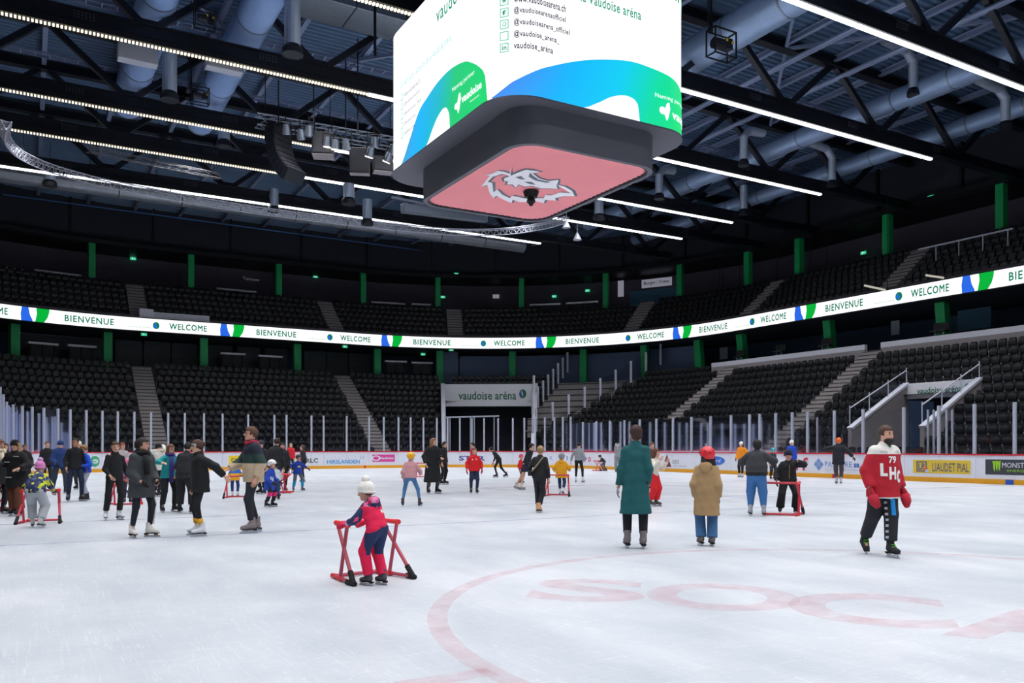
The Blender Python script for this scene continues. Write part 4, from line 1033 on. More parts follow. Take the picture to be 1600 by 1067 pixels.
# ducts along the hall
def duct(name, x, y0, y1, z, r, lab, m_=None, seg=3.0, seams=True):
    t = empty(name, (x, y0, z)); tag(t, lab, 'duct'); yy = 0
    while yy < y1-y0-.1:
        e = min(yy+seg, y1-y0); a = MB(); a.tube([(0, yy+.02, 0), (0, e-.02, 0)], r, 28, cap=False); a.build('duct_section', m_ or M_duct, t, smooth=True)
        if seams: a = MB(); a.tube([(0, e-.04, 0), (0, e+.04, 0)], r+.025, 28, cap=True); a.build('joint_ring', M_galv, t, smooth=False)
        yy = e
    return t
duct('air_duct', 38.0, 12, 54, 19.0, .52, 'silver spiral duct, inner one of two at the right of the roof')
duct('air_duct', 44.3, 12, 56, 19.0, .48, 'silver spiral duct, outermost at the right of the roof')
duct('air_duct', 25.8, 14, 42, 19.0, .75, 'wide silver spiral duct beside the scoreboard')
M_ductb = wave_mat('blue_grey_duct', '94b2e4', 2.2, 'Y', .3, .15, .12)
duct('air_duct', 8.0, 24, 47.5, 19.0, .72, 'wide blue-grey duct at upper left, right one of two', M_ductb, 3.6)
duct('air_duct', 4.4, 24, 47, 19.0, .72, 'wide blue-grey duct at upper left, left one of two', M_ductb, 3.6)
# smooth duct across the far end
t = empty('air_duct', (-6, 56.4, 17.2)); tag(t, 'long grey duct across the far end below the farthest strip light', 'duct')
for k in range(11): a = MB(); a.tube([(k*3.6+.03, 0, 0), (k*3.6+3.57, 0, 0)], .5, 24); a.build('duct_section', M_ductx, t, smooth=False)
# flat rectangular duct panels at top centre left
t = empty('rectangular_duct', (9.3, 33.4, 19.6)); tag(t, 'large flat grey duct across the roof left of the scoreboard', 'duct')
for k in range(4): a = MB(); a.box((k*2.2+1.1, 0, 0), (2.16, 1.9, .8)); bevel(a.build('duct_panel', M_galv, t), .03)
# round outlets hanging from the ducts
def outlet(x, y0, y1, D, r, lab, elbow=0):
    p1 = at(x, y1, D); z0 = at(x, y0, D).z; t = empty('air_outlet', (p1.x, p1.y, p1.z)); tag(t, lab, 'air outlet'); h = z0-p1.z
    a = MB()
    pts = [(0, 0, .1), (0, 0, h*.8), (0, 0, h)]
    if elbow: pts = [(0, 0, .1), (0, 0, h*.75), (elbow*.25, 0, h*.95), (elbow, 0, h)]
    a.tube(pts, r, 16); a.build('drop_pipe', M_ductv, t, smooth=False)
    a = MB(); a.tube([(0, 0, -.05), (0, 0, .16)], r*1.3, 18); a.tube([(0, 0, .16), (0, 0, .3)], [r*1.3, r], 18); a.build('diffuser_head', M_truss, t)
outlet(457, -60, 84, 31.5, .3, 'silver air outlet hanging at top left of the scoreboard')
outlet(1427, 80, 148, 41, .23, 'silver air outlet between the two nearest strip lights at right', -2.2)
outlet(1571, 140, 200, 41, .23, 'silver air outlet at the right edge above the stands', -2.2)
outlet(1162, 200, 258, 46, .22, 'silver air outlet right of the scoreboard', 1.5)
outlet(1300, 232, 290, 50, .22, 'silver air outlet right of the second strip light end', -2)
outlet(1030, 262, 310, 53, .25, 'silver air outlet right of the red banner corner', 1.2)
outlet(1162, 290, 334, 57, .25, 'small silver air outlet beyond the third strip light')
outlet(936, 313, 342, 55, .3, 'small silver air outlet below the red banner')
outlet(78, 270, 290, 49, .3, 'small dark air outlet at far left below the farthest strip light')
outlet(545, 288, 318, 48, .32, 'small silver air outlet left of the rolled screen')
outlet(428, 296, 330, 54, .3, 'small silver air outlet behind the curved truss, left', )
outlet(574, 312, 350, 54, .3, 'small silver air outlet behind the curved truss, middle')
outlet(265, 60, 155, 36, .3, 'short wide outlet between the two blue-grey ducts')
outlet(350, 180, 228, 44, .3, 'short silver outlet behind the blue-grey ducts')
# square end boxes of the wide ducts
for (x, y, D, lab) in ((215, 85, 34, 'bright sheet metal collar on the left blue-grey duct'), (350, 98, 35, 'bright sheet metal collar on the right blue-grey duct')):
    p = at(x, y, D); a = MB(); a.box(p, (1.5, .5, .75)); o = a.build('duct_collar', M_alu); bevel(o, .04); tag(o, lab, 'duct collar')

# curved aluminium truss of the end net
pth = [at(10, 195, 37.7)]+[Vector(v) for v in ((-.9, 46.5, 16), (-.2, 48.6, 16), (1.6, 50.3, 16), (4.9, 51.5, 16), (12.1, 52.4, 16), (20.1, 51.9, 16), (25.0, 51.0, 16), (28.0, 49.0, 16), (29.4, 46.6, 16), (29.8, 44.6, 16))]
def catmull(p, k=6):
    o = []
    for i in range(len(p)-1):
        a, b, c, d = p[max(i-1, 0)], p[i], p[i+1], p[min(i+2, len(p)-1)]
        for j in range(k): t = j/k; o.append(.5*((2*b)+(c-a)*t+(2*a-5*b+4*c-d)*t*t+(-a+3*b-3*c+d)*t**3))
    return o+[p[-1]]
cp = catmull(pth, 8); t = empty('curved_truss', cp[0]); tag(t, 'thin curved aluminium lattice truss sweeping under the roof to the red banner', 'truss'); o0 = cp[0]
L3 = []
for ofs in ((-.2, .17), (.2, .17), (0, -.2)):
    line = []
    for i, p in enumerate(cp):
        d = (cp[min(i+1, len(cp)-1)]-cp[max(i-1, 0)]).normalized(); nn = Vector((d.y, -d.x, 0)); line.append(p-o0+nn*ofs[0]+Vector((0, 0, ofs[1])))
    L3.append(line); a = MB(); a.tube(line, .036, 6); a.build('chord', M_alu, t)
a = MB()
for i in range(len(cp)-1):
    for (p, q) in ((0, 2), (1, 2), (0, 1)):
        A, B, C_, D_ = L3[p][i], L3[p][i+1], L3[q][i], L3[q][i+1]; n = max(1, int((B-A).length/.45))
        for k in range(n): a.tube([A.lerp(B, k/n), C_.lerp(D_, (k+.5)/n)], .015, 4, cap=False); a.tube([C_.lerp(D_, (k+.5)/n), A.lerp(B, (k+1)/n)], .015, 4, cap=False)
o = a.build('lacing', M_alu, t); o['kind'] = 'stuff'
a = MB()
for i in range(4, len(cp)-1, 6): a.tube([cp[i]-o0+Vector((0, 0, .2)), cp[i]-o0+Vector((0, 0, 1.35))], .015, 4)
a.build('hanger', M_black, t)
# straight lattice batten at left, rolled screens
def lattice(a_, b_, w_, lab, name='lighting_batten', m_=M_alu, r=.035):
    t = empty(name, a_); tag(t, lab, 'batten'); a_ = Vector(a_); d = Vector(b_)-a_; n = int(d.length/.55); side = Vector((-d.y, d.x, 0)).normalized()*w_/2; up = Vector((0, 0, w_/2))
    c = [side+up, -side+up, -side-up, side-up]
    for q in c: m = MB(); m.tube([q, q+d], r, 5); m.build('chord', m_, t)
    m = MB()
    for k in range(n):
        for q in range(4): m.tube([c[q]+d*(k/n), c[(q+1) % 4]+d*((k+1)/n)], r*.55, 4, cap=False)
    o = m.build('lacing', m_, t); o['kind'] = 'stuff'
    for f in (.06, .5, .94): m = MB(); m.tube([d*f+up, d*f+Vector((0, 0, 2.2))], .02, 4); m.build('hanger', M_black, t)
    return t
lattice(at(137, 233, 41), at(345, 276, 47), .26, 'pale lattice batten hanging below the trusses at left', m_=mat('batten_grey', '5c5c62', .7), r=.022)
lattice(at(400, 188, 38), at(622, 226, 41.5), .5, 'dark lighting truss carrying lamps left of the scoreboard', 'lighting_truss', M_galv)
a = MB(); p0, p1 = at(629, 325, 50), at(758, 341, 54.5); a.bar(p0, p1, .5, .55)
o = a.build('rolled_screen', M_galv); tag(o, 'pale grey rolled screen housing hanging behind the red banner corner', 'screen housing'); bevel(o, .05)
a = MB(); p0 = at(612, 308, 49); a.bar(p0, at(662, 318, 50.5), .12, .12); tag(a.build('support_bar', M_galv), 'short bar above the rolled screen housing', 'bar')
# loudspeakers
def line_array(x, y, D, n, lab, rz=0, tilt=.12, sz=(1.1, .6, .32)):
    p = at(x, y, D); t = empty('line_array_speaker', p, rz); tag(t, lab, 'loudspeaker'); pos = Vector((0, 0, 0)); ang = 0
    for k in range(n):
        M_ = Matrix.Rotation(ang, 3, 'X'); a = MB(); a.box(pos, sz, M=M_); o = a.build('speaker_box', M_truss, t); bevel(o, .03)
        a = MB(); a.box(pos+M_ @ Vector((0, -sz[1]/2-.01, 0)), (sz[0]*.9, .03, sz[2]*.8), M=M_); a.build('grille', mat('speaker_grille', '34343c', .8), t)
        pos = pos+M_ @ Vector((0, 0, -sz[2]*1.05)); ang -= tilt
    a = MB(); a.tube([(0, 0, .2), (0, 0, 2.4)], .03, 5); a.box((0, 0, .25), (1.0, .5, .12)); a.build('hanger', M_black, t)
line_array(435, 208, 38, 8, 'dark curved line array loudspeaker hanging left of the lighting truss', .5, .14)
line_array(1e3 if False else 470, 70, 30, 0, '', 0) if False else None
def big_box(x, y, D, sz, lab, rz, rx=.3):
    t = empty('loudspeaker', at(x, y, D)); t.rotation_euler = (rx, 0, rz); tag(t, lab, 'loudspeaker')
    a = MB(); a.box((0, 0, 0), sz); bevel(a.build('cabinet', mat('speaker_cabinet', '2c2c34', .5), t), .03)
    a = MB(); a.box((0, -sz[1]/2-.01, 0), (sz[0]*.88, .03, sz[2]*.88)); a.build('grille', mat('speaker_grille', '34343c', .8), t)
    a = MB(); a.box((0, 0, -sz[2]/2-.02), (sz[0]*.98, sz[1]*.98, .03)); a.build('underside', mat('speaker_base', '8a8288', .6), t)
    a = MB()
    for s_ in (-1, 1): a.tube([(s_*sz[0]*.4, 0, sz[2]/2), (s_*sz[0]*.4, 0, sz[2]/2+.8)], .025, 4)
    a.build('hanger', M_black, t)
big_box(505, 227, 38, (.95, .8, 1.0), 'square dark loudspeaker hanging in the middle of the lighting truss', -.4, 0)
big_box(562, 252, 38, (.9, .7, 1.1), 'tall pale-based loudspeaker hanging left of the scoreboard corner', -.4, .15)
big_box(598, 258, 40, (.9, .6, .7), 'dark loudspeaker beside the scoreboard corner', -.2, 0)
def spot(x, y, D, lab, glow=False):
    t = empty('stage_lamp', at(x, y, D)); tag(t, lab, 'lamp'); t.rotation_euler = (random.uniform(.2, .6), 0, random.uniform(-.6, .6))
    a = MB(); a.tube([(0, 0, .22), (0, 0, -.2)], [.14, .2], 14); a.build('lamp_body', M_galv, t)
    a = MB(); a.tube([(0, 0, -.2), (0, 0, -.23)], .17, 14); a.build('lens', mat('lamp_lens_lit', 'fff6dc', emit=2.5) if glow else M_alu, t)
    a = MB(); a.box((.23, 0, .1), (.03, .06, .5)); a.box((-.23, 0, .1), (.03, .06, .5)); a.box((0, 0, .35), (.5, .06, .04)); a.tube([(0, 0, .35), (0, 0, .6)], .03, 5); a.build('yoke', M_black, t)
for k, (x, y, g) in enumerate(((447, 202, 0), (470, 210, 0), (482, 204, 0), (512, 222, 1), (524, 226, 1), (541, 226, 0), (578, 238, 1), (585, 222, 0), (606, 246, 1), (614, 234, 0))):
    spot(x, y, 37.2, ('lit stage lamp' if g else 'unlit stage lamp')+' on the lighting truss, number %s from the left' % ['one', 'two', 'three', 'four', 'five', 'six', 'seven', 'eight', 'nine', 'ten'][k], bool(g))
# chain hoists with cables
def hoist(x, y, D, lab, size=1.0):
    t = empty('chain_hoist', at(x, y, D)); tag(t, lab, 'hoist')
    a = MB(); s = size
    for q in ((-.55, 0), (.55, 0)):
        for r_ in (-.25, .25): a.box((q[0]*s, r_*s, 0), (.05*s, .05*s, 1.0*s))
    for z in (-.5, .5):
        for r_ in (-.25, .25): a.box((0, r_*s, z*s), (1.15*s, .05*s, .05*s))
        for q in (-.55, .55): a.box((q*s, 0, z*s), (.05*s, .5*s, .05*s))
    a.build('cage', M_black, t)
    a = MB(); a.tube([(-.4*s, 0, 0), (.1*s, 0, 0)], .22*s, 12); a.box((.3*s, 0, .05*s), (.3*s, .35*s, .4*s)); a.build('motor', M_truss, t)
    a = MB(); a.box((.12*s, -.2*s, .15*s), (.08*s, .05*s, .1*s)); a.box((.42*s, -.2*s, .1*s), (.08*s, .05*s, .1*s)); a.build('warning_tag', mat('tag_yellow', 'd8b020', .5), t)
    a = MB()
    for k in range(5):
        xx = (-.7+.06*k)*s; a.tube([(xx, 0, .3*s), (xx+.05*math.sin(k), 0, 1.4*s), (xx-.04*k*s, 0, 3.2*s)], .02, 5)
    a.build('cable', M_black, t)
hoist(1127, 70, 33, 'black chain hoist in a cage hanging right of the scoreboard', 1.0)
hoist(312, 150, 38, 'black chain hoist hanging between the blue-grey ducts', .7)
hoist(320, 30, 33, 'black chain hoist at the top left beside the duct', .7)
for k, (x0, y0_, x1, y1_, D) in enumerate(((490, 90, 490, 190, 37), (559, 60, 559, 205, 38), (586, 10, 586, 88, 33), (540, 82, 540, 200, 38))):
    a = MB(); a.tube([at(x0, y0_, D), at(x1, y1_, D)], .03 if k != 2 else .06, 5); tag(a.build('hanging_cable', M_black), 'thin black cable hanging from the roof above the lighting truss', 'cable', 'thin cables above the lighting truss')
# small bell lamps near the banner
for (x, y, D, lab) in ((885, 350, 53, 'small pale cone lamp at the end of the curved truss'), (902, 369, 54, 'small pale cone lamp below the end of the curved truss')):
    a = MB(); p = at(x, y, D); a.tube([p+Vector((0, 0, .25)), p-Vector((0, 0, .25))], [.04, .28], 12); a.tube([p+Vector((0, 0, .25)), p+Vector((0, 0, 1))], .02, 4); tag(a.build('cone_lamp', M_alu), lab, 'lamp')
# ------------------------------------------------------------------ figures: smooth implicit surfaces, one continuous body each
def snet(f, lo, hi, res):
    """surface nets on the zero set of f"""
    ax = [np.arange(lo[i], hi[i]+res, res, dtype=np.float32) for i in range(3)]
    X, Y, Z = np.meshgrid(*ax, indexing='ij'); Pn = np.stack([X.ravel(), Y.ravel(), Z.ravel()], 1)
    V = f(Pn).reshape(X.shape); I = V < 0
    c = [I[:-1, :-1, :-1], I[1:, :-1, :-1], I[:-1, 1:, :-1], I[1:, 1:, :-1], I[:-1, :-1, 1:], I[1:, :-1, 1:], I[:-1, 1:, 1:], I[1:, 1:, 1:]]
    cnt = sum(a.astype(np.int8) for a in c); act = (cnt > 0) & (cnt < 8)
    idx = -np.ones(act.shape, dtype=np.int64); ijk = np.argwhere(act); idx[act] = np.arange(len(ijk))
    offs = np.array([[0, 0, 0], [1, 0, 0], [0, 1, 0], [1, 1, 0], [0, 0, 1], [1, 0, 1], [0, 1, 1], [1, 1, 1]])
    vals = np.stack([V[ijk[:, 0]+o[0], ijk[:, 1]+o[1], ijk[:, 2]+o[2]] for o in offs], 1)
    ps = np.zeros((len(ijk), 3)); n = np.zeros(len(ijk))
    for a, b in ((0, 1), (2, 3), (4, 5), (6, 7), (0, 2), (1, 3), (4, 6), (5, 7), (0, 4), (1, 5), (2, 6), (3, 7)):
        m = (vals[:, a] < 0) != (vals[:, b] < 0); t = np.where(m, vals[:, a]/(vals[:, a]-vals[:, b]+1e-12), 0)
        ps += np.where(m[:, None], offs[a]+(offs[b]-offs[a])*t[:, None], 0); n += m
    vs = (ijk+ps/n[:, None])*res+np.array(lo)
    F_ = []
    for d in range(3):
        sl0 = [slice(None)]*3; sl1 = [slice(None)]*3; sl0[d] = slice(0, -1); sl1[d] = slice(1, None)
        A, B = I[tuple(sl0)], I[tuple(sl1)]; e = np.argwhere(A != B); u, v = [(1, 2), (2, 0), (0, 1)][d]
        ok = (e[:, u] > 0) & (e[:, v] > 0) & (e[:, u] < I.shape[u]-1) & (e[:, v] < I.shape[v]-1); e = e[ok]
        def g(du, dv): q = e.copy(); q[:, u] -= du; q[:, v] -= dv; return idx[q[:, 0], q[:, 1], q[:, 2]]
        q = np.stack([g(1, 1), g(0, 1), g(0, 0), g(1, 0)], 1); fl = ~A[e[:, 0], e[:, 1], e[:, 2]]
        q[fl] = q[fl][:, ::-1]; F_.append(q)
    return vs, np.concatenate(F_)
def cap(a, b, ra, rb, lat=None, w=1.0, flat=False, flata=False):
    a = np.array(a, dtype=np.float32); b = np.array(b, dtype=np.float32); d = b-a; L2 = float(d@d)+1e-9
    la = None if lat is None else np.array(lat, dtype=np.float32)
    def f(p):
        q = p-a; t = np.clip(q@d/L2, 0, 1); v = q-t[:, None]*d
        if la is not None: k = v@la; v = v-(k*(1-1/w))[:, None]*la
        s = np.sqrt((v*v).sum(1))-(ra+(rb-ra)*t)
        if flat: s = np.maximum(s, (p-b)@d/math.sqrt(L2))
        if flata: s = np.maximum(s, -(q@d)/math.sqrt(L2))
        return s
    r = max(ra, rb)*max(1, w); f.bb = (np.minimum(a, b)-r, np.maximum(a, b)+r); return f
def ell(c, r, M=None):
    c = np.array(c, dtype=np.float32); r = np.array(r, dtype=np.float32); Mi = np.eye(3, dtype=np.float32) if M is None else np.array(M, dtype=np.float32)
    def f(p):
        q = (p-c)@Mi; k0 = np.sqrt(((q/r)**2).sum(1)); k1 = np.sqrt(((q/(r*r))**2).sum(1))+1e-9; return k0*(k0-1)/k1
    R_ = float(max(r)); f.bb = (c-R_, c+R_); return f
def sunion(fs, k):
    def f(p):
        d = fs[0](p)
        for g in fs[1:]:
            e = g(p); h = np.clip(.5+.5*(e-d)/k, 0, 1); d = e+(d-e)*h-k*h*(1-h)
        return d
    f.bb = (np.min([g.bb[0] for g in fs], 0)-.02, np.max([g.bb[1] for g in fs], 0)+.02); return f
def clip(g, *planes):
    """keep the side n.p > c of every plane"""
    def f(p):
        d = g(p)
        for n, c in planes: d = np.maximum(d, c-p@np.array(n, dtype=np.float32))
        return d
    f.bb = g.bb; return f
def surf(name, f, res, mats, parent, s, zone=None, extra=None):
    lo = f.bb[0]-res*2; hi = f.bb[1]+res*2; v, q = snet(f, lo, hi, res)
    if len(v) < 8: return None
    fm = None
    if zone is not None: fm = zone(v[q].mean(1)).astype(np.int32)
    v = v*s; vl = [tuple(a) for a in v]; ql = [tuple(a) for a in q.tolist()]
    if extra:
        b = len(vl); vl += [tuple(np.array(a)*s) for a in extra[0]]; ql += [tuple(i+b for i in a) for a in extra[1]]
        if fm is not None: fm = np.concatenate([fm, np.zeros(len(extra[1]), dtype=np.int32)])
    return meshobj(name, vl, ql, mats, parent, smooth=True, fmat=fm)
def ik(a, b, l1, l2, pole):
    a, b = Vector(a), Vector(b); d = b-a; L_ = min(d.length, (l1+l2)*.998); dn = d.normalized()
    b = a+dn*L_; x = (l1*l1-l2*l2+L_*L_)/(2*L_); h = math.sqrt(max(0, l1*l1-x*x))
    pl = Vector(pole); pl = (pl-dn*pl.dot(dn)); pl = pl.normalized() if pl.length > 1e-5 else Vector((0, 1, 0))
    return a+dn*x+pl*h, b
def hand(wr, d, n, k=1.0, curl=.5, mit=False, side=1):
    """palm, four unequal fingers and a thumb; wr wrist, d direction of the fingers, n towards the palm side"""
    d = Vector(d).normalized(); n = Vector(n); n = (n-d*n.dot(d)).normalized(); t = d.cross(n)*side; m = MB()
    W = Vector(wr)
    pts = []
    for f, hw, th in ((-.012, .021, .016), (.02, .030, .015), (.06, .040, .014), (.088, .039, .012)):
        c = W+d*f*k; ring = []
        for q in range(8):
            a = 2*PI*q/8; ring.append(c+t*math.cos(a)*hw*k+n*math.sin(a)*th*k)
        pts.append(ring)
    vs = [p for r_ in pts for p in r_]; fs = [(i*8+q, i*8+(q+1) % 8, (i+1)*8+(q+1) % 8, (i+1)*8+q) for i in range(3) for q in range(8)]+[tuple(range(7, -1, -1)), tuple(24+q for q in range(8))]
    m.add(vs, fs)
    if mit:
        m.tube([W+d*.06*k, W+(d*.12+n*.01)*k, W+(d*.165+n*.03)*k], [.042*k, .04*k, .022*k], 8)
    else:
        for j, (o, l) in enumerate(((-.030, .070), (-.010, .080), (.011, .074), (.030, .058))):
            b = W+d*.078*k+t*o*k*1.0; a1 = curl*.7; a2 = curl*1.5
            p1 = b+(d*math.cos(a1)+n*math.sin(a1))*l*.5*k; p2 = p1+(d*math.cos(a2)+n*math.sin(a2))*l*.5*k
            m.tube([b-d*.015*k, b, p1, p2], [.0095*k, .0095*k, .0085*k, .006*k], 6)
    b = W+d*.02*k-t*.026*k; p1 = b+(d*.5-t*.75+n*.2).normalized()*.04*k; p2 = p1+(d*.85-t*.2+n*.4).normalized()*.032*k
    m.tube([b, p1, p2], [.0135*k, .0115*k, .008*k], 6)
    return m
SKIN = mat('skin_light', 'd9a58c', .6, noise=.05); SKIN2 = mat('skin_tan', 'b57c5f', .6, noise=.05)
M_eye = mat('eye_dark', '2a2220', .3); M_lip = mat('lip', 'a85a52', .5); M_blade = mat('blade_steel', 'c8ccd6', .25, .9); M_rub = mat('holder_white', 'd8dade', .5); M_blk = mat('cloth_black', '17181c', .85, noise=.2)
def cm(c): return mat('cloth_'+c, c, .85, noise=.1, nscale=14, bump=.25) if isinstance(c, str) else c
def skate(parent, ank, yaw, pitch, s, boot, laces=None, sole='18181a', holder=None, knock=0):
    """boot with shaft, heel, tongue and a blade under it"""
    t = Matrix.Rotation(yaw, 3, 'Z') @ Matrix.Rotation(pitch, 3, 'X')
    o = Vector(ank)
    f = sunion([cap((0, -.01, .0), (0, -.005, .105), .052, .055, (1, 0, 0), .92, flat=True), cap((0, -.03, -.045), (0, .03, -.03), .046, .044), cap((0, .03, -.042), (0, .155, -.062), .044, .034, (1, 0, 0), 1.15)], .03)
    f = clip(f, ((0, 0, 1), -.088))
    v, q = snet(f, (-.1, -.12, -.11), (.1, .24, .17), .014)
    def X(p): return (t @ Vector(p)+o)*s
    ob = meshobj('skate', [X(a) for a in v], [tuple(a) for a in q.tolist()], cm(boot), parent, smooth=True)
    m = MB(); m.box((0, .045, -.092), (.075, .25, .012)); m.box((0, -.055, -.102), (.055, .06, .02)); meshobj('sole', [X(a) for a in m.v], m.f, cm(sole), ob)
    m = MB(); m.box((0, .05, -.146), (.006, .30, .02)); m.box((0, .05, -.128), (.012, .27, .016)); meshobj('blade', [X(a) for a in m.v], m.f, M_blade, ob)
    m = MB(); m.box((0, -.05, -.115), (.028, .055, .03)); m.box((0, .12, -.112), (.028, .06, .034)); meshobj('blade_holder', [X(a) for a in m.v], m.f, cm(holder) if holder else M_rub, ob)
    m = MB()
    for i in range(5): m.box((0, .045-.02*i if i > 1 else .07-.02*i, .0+.028*i-.01), (.06-.002*i, .012, .008))
    meshobj('laces', [X((a[0], a[1]+.012, a[2])) for a in m.v], m.f, cm(laces or 'c8c8c8'), ob)
    return ob
def person(px, py, h, face, label, **k):
    loc = k.get('loc') or G(px, py); D = proj(loc)[2]
    s = h/1.75; kid = k.get('kid', 0); hs = k.get('hs') or (1+.30*kid)     # children carry a larger head
    tc = Vector((-loc.x, -loc.y, 0)).normalized(); ri = Vector((-tc.y, tc.x, 0))   # image right
    fa = math.radians(face); hd = tc*math.cos(fa)+ri*math.sin(fa)
    root = empty('person', loc, math.atan2(-hd.x, hd.y)); tag(root, label, 'person', k.get('group'))
    res = max(.013, min(.03, .013*D/13))/max(.6, s)**.5
    lean = math.radians(k.get('lean', 4)); sl = math.radians(k.get('slean', 0)); hip = k.get('hip', 1.0)
    pz = .985*hip-.07*kid*.5; pel = Vector((k.get('sx', 0), k.get('sy', 0), pz))
    RL = Matrix.Rotation(sl, 3, 'Y') @ Matrix.Rotation(-lean, 3, 'X')
    def U(x, y, z): return pel+RL @ Vector((x, y, z-.985))
    drop = .05*kid
    chest = U(0, .0, 1.33-drop); neck = U(0, -.005, 1.50-drop); hc = U(0, .015, 1.50-drop)+RL @ Vector((0, .01, .125*hs+.005))
    hc = Vector(hc); hn = math.radians(k.get('nod', 0)); hy = math.radians(k.get('turn', 0))
    # the head keeps roughly level whatever the lean
    MH = Matrix.Rotation(hy, 3, 'Z') @ Matrix.Rotation(-hn-lean*.5, 3, 'X')
    if lean > .4: hc = hc+Vector((0, .02, -.0))
    shw = .145*k.get('broad', 1.0)-.02*kid
    build = k.get('build', 1.0)
    fl, fr = k.get('feet', ((-.1, .02, -8, 0, 0), (.1, -.02, 8, 0, 0)))
    lat = tuple(RL @ Vector((1, 0, 0)))
    legs = []; sk = []
    for sgn, ft in ((-1, fl), (1, fr)):
        fx, fy, yaw, pit, lift = ft; yaw = -math.radians(yaw) ; pit = math.radians(pit)
        Mf = Matrix.Rotation(yaw, 3, 'Z') @ Matrix.Rotation(pit, 3, 'X')
        ank = Vector((fx, fy, .156+lift)); toe = Mf @ Vector((0, 1, 0))
        hp = pel+RL @ Vector((sgn*.09, 0, -.03)); kn, ank2 = ik(hp, ank, .405, .415, Vector((sgn*.12+k.get('knee', 0), 1, 0)) @ Matrix.Rotation(-yaw*.6, 3, 'Z'))
        legs.append((hp, kn, ank, Mf, toe)); sk.append((ank, yaw, pit))
    arms = []
    hl = k.get('hands', ((-.07, .04, -.53), (.07, .04, -.53)))
    for i, sgn in enumerate((-1, 1)):
        sh = U(sgn*shw, -.005, 1.405-drop); tg = sh+Vector(hl[i])*(1 if not kid else .95)
        el, wr = ik(sh, tg, .285, .26, k.get('pole', ((sgn*.5, -1, -.2), (sgn*.5, -1, -.2)))[i]); arms.append((sh, el, wr))
    # ---- body
    T = Vector
    B = [cap(pel-T((0, 0, .02)), U(0, 0, 1.12), .11*build, .095*build, lat, 1.33), cap(U(0, 0, 1.12), chest, .095*build, .10, lat, 1.35),
         cap(U(0, 0, 1.44-drop), U(-shw*.95, 0, 1.405-drop), .058, .05), cap(U(0, 0, 1.44-drop), U(shw*.95, 0, 1.405-drop), .058, .05), cap(chest, neck, .07, .052), cap(neck, hc-MH @ T((0, .01, .05)), .05, .048)]
    for sh, el, wr in arms: B += [cap(sh, el, .05, .038), cap(el, wr, .038, .026)]
    for hp, kn, an, Mf, toe in legs: B += [cap(hp, kn, .082, .056), cap(kn, an, .056, .036), cap(an-T((0, 0, .03)), an+toe*.10-T((0, 0, .05)), .034, .028)]
    Mn = [list(r_) for r_ in MH]
    def Hd(x, y, z): return hc+MH @ (T((x, y, z))*hs)
    He = [ell(Hd(0, -.012, .022), np.array((.076, .094, .092))*hs, Mn), ell(Hd(0, .022, -.045), np.array((.056, .066, .075))*hs, Mn)]
    fine = [cap(Hd(0, .084, .012), Hd(0, .104, -.022), .009*hs, .014*hs), ell(Hd(-.076, -.005, -.01), np.array((.012, .02, .032))*hs, Mn), ell(Hd(.076, -.005, -.01), np.array((.012, .02, .032))*hs, Mn), cap(Hd(-.03, .074, .03), Hd(.03, .074, .03), .012*hs, .012*hs), ell(Hd(0, .068, -.085), np.array((.022, .02, .018))*hs, Mn)]
    b1 = sunion(B+He, .035); b2 = sunion([b1]+fine, .012)
    ex = MB(); gm = k.get('glove')
    for i, (sh, el, wr) in enumerate(arms):
        fd = (wr-el).normalized(); hdv = T(k['hdir'][i]) if 'hdir' in k else fd; sgn = (-1, 1)[i]
        nn = T((-sgn, .2, 0)) if abs(fd.z) > .5 else T((0, 0, -1))
        hk = (1.0+.1*kid)
        if gm: m_ = hand(wr, hdv, nn, hk*k.get('gs', 1.18), k.get('curl', .5), k.get('mit', False), sgn); g_ = meshobj('glove', [tuple(Vector(a)*s) for a in m_.v], m_.f, cm(gm), root, smooth=True)
        m_ = hand(wr, hdv, nn, hk*(.9 if gm else 1.05), k.get('curl', .5), False, sgn)
        ex.add(m_.v, m_.f)
    body = surf('body', b2, res, k.get('skin', SKIN), root, s, extra=(ex.v, ex.f))
    # ---- face
    if D < 36 and k.get('facevis', abs((face+180) % 360-180+0) < 125):
        for sgn in (-1, 1):
            m = MB(); c = Hd(sgn*.031, .0785, .012)
            vs, fs = [], []
            for a in range(3):
                for q in range(8): th = PI*(a+.5)/3; ph = 2*PI*q/8; vs.append(c+MH @ T((.013*math.sin(th)*math.cos(ph), .008*math.cos(th)+.004, .0075*math.sin(th)*math.sin(ph)))*hs)
            for a in range(2):
                for q in range(8): fs.append((a*8+q, a*8+(q+1) % 8, (a+1)*8+(q+1) % 8, (a+1)*8+q))
            fs.append(tuple(range(8))); meshobj('eye', [v*s for v in vs], fs, M_eye, root, smooth=True)
            m.bar(Hd(sgn*.018, .089, .034), Hd(sgn*.046, .082, .036), .006*hs, .008*hs); meshobj('eyebrow', [tuple(T(v)*s) for v in m.v], m.f, cm(k.get('brow', '4a3428')), root)
        m = MB(); m.tube([Hd(-.022, .082, -.052), Hd(0, .0905, -.050), Hd(.022, .082, -.052)], [.004*hs, .0075*hs, .004*hs], 6); meshobj('mouth', [tuple(T(v)*s) for v in m.v], m.f, M_lip, root, smooth=True)
        if k.get('glasses'):
            m = MB()
            for sgn in (-1, 1): m.tube([Hd(sgn*.031+.021*math.cos(a), .094, .010+.017*math.sin(a)) for a in np.linspace(0, 2*PI, 11)], .0025*hs, 4); m.bar(Hd(sgn*.052, .09, .015), Hd(sgn*.078, .0, .012), .004, .004)
            m.bar(Hd(-.01, .096, .012), Hd(.01, .096, .012), .004, .004); meshobj('glasses', [tuple(T(v)*s) for v in m.v], m.f, M_blk, root)
    # ---- hair
    hr = k.get('hair')
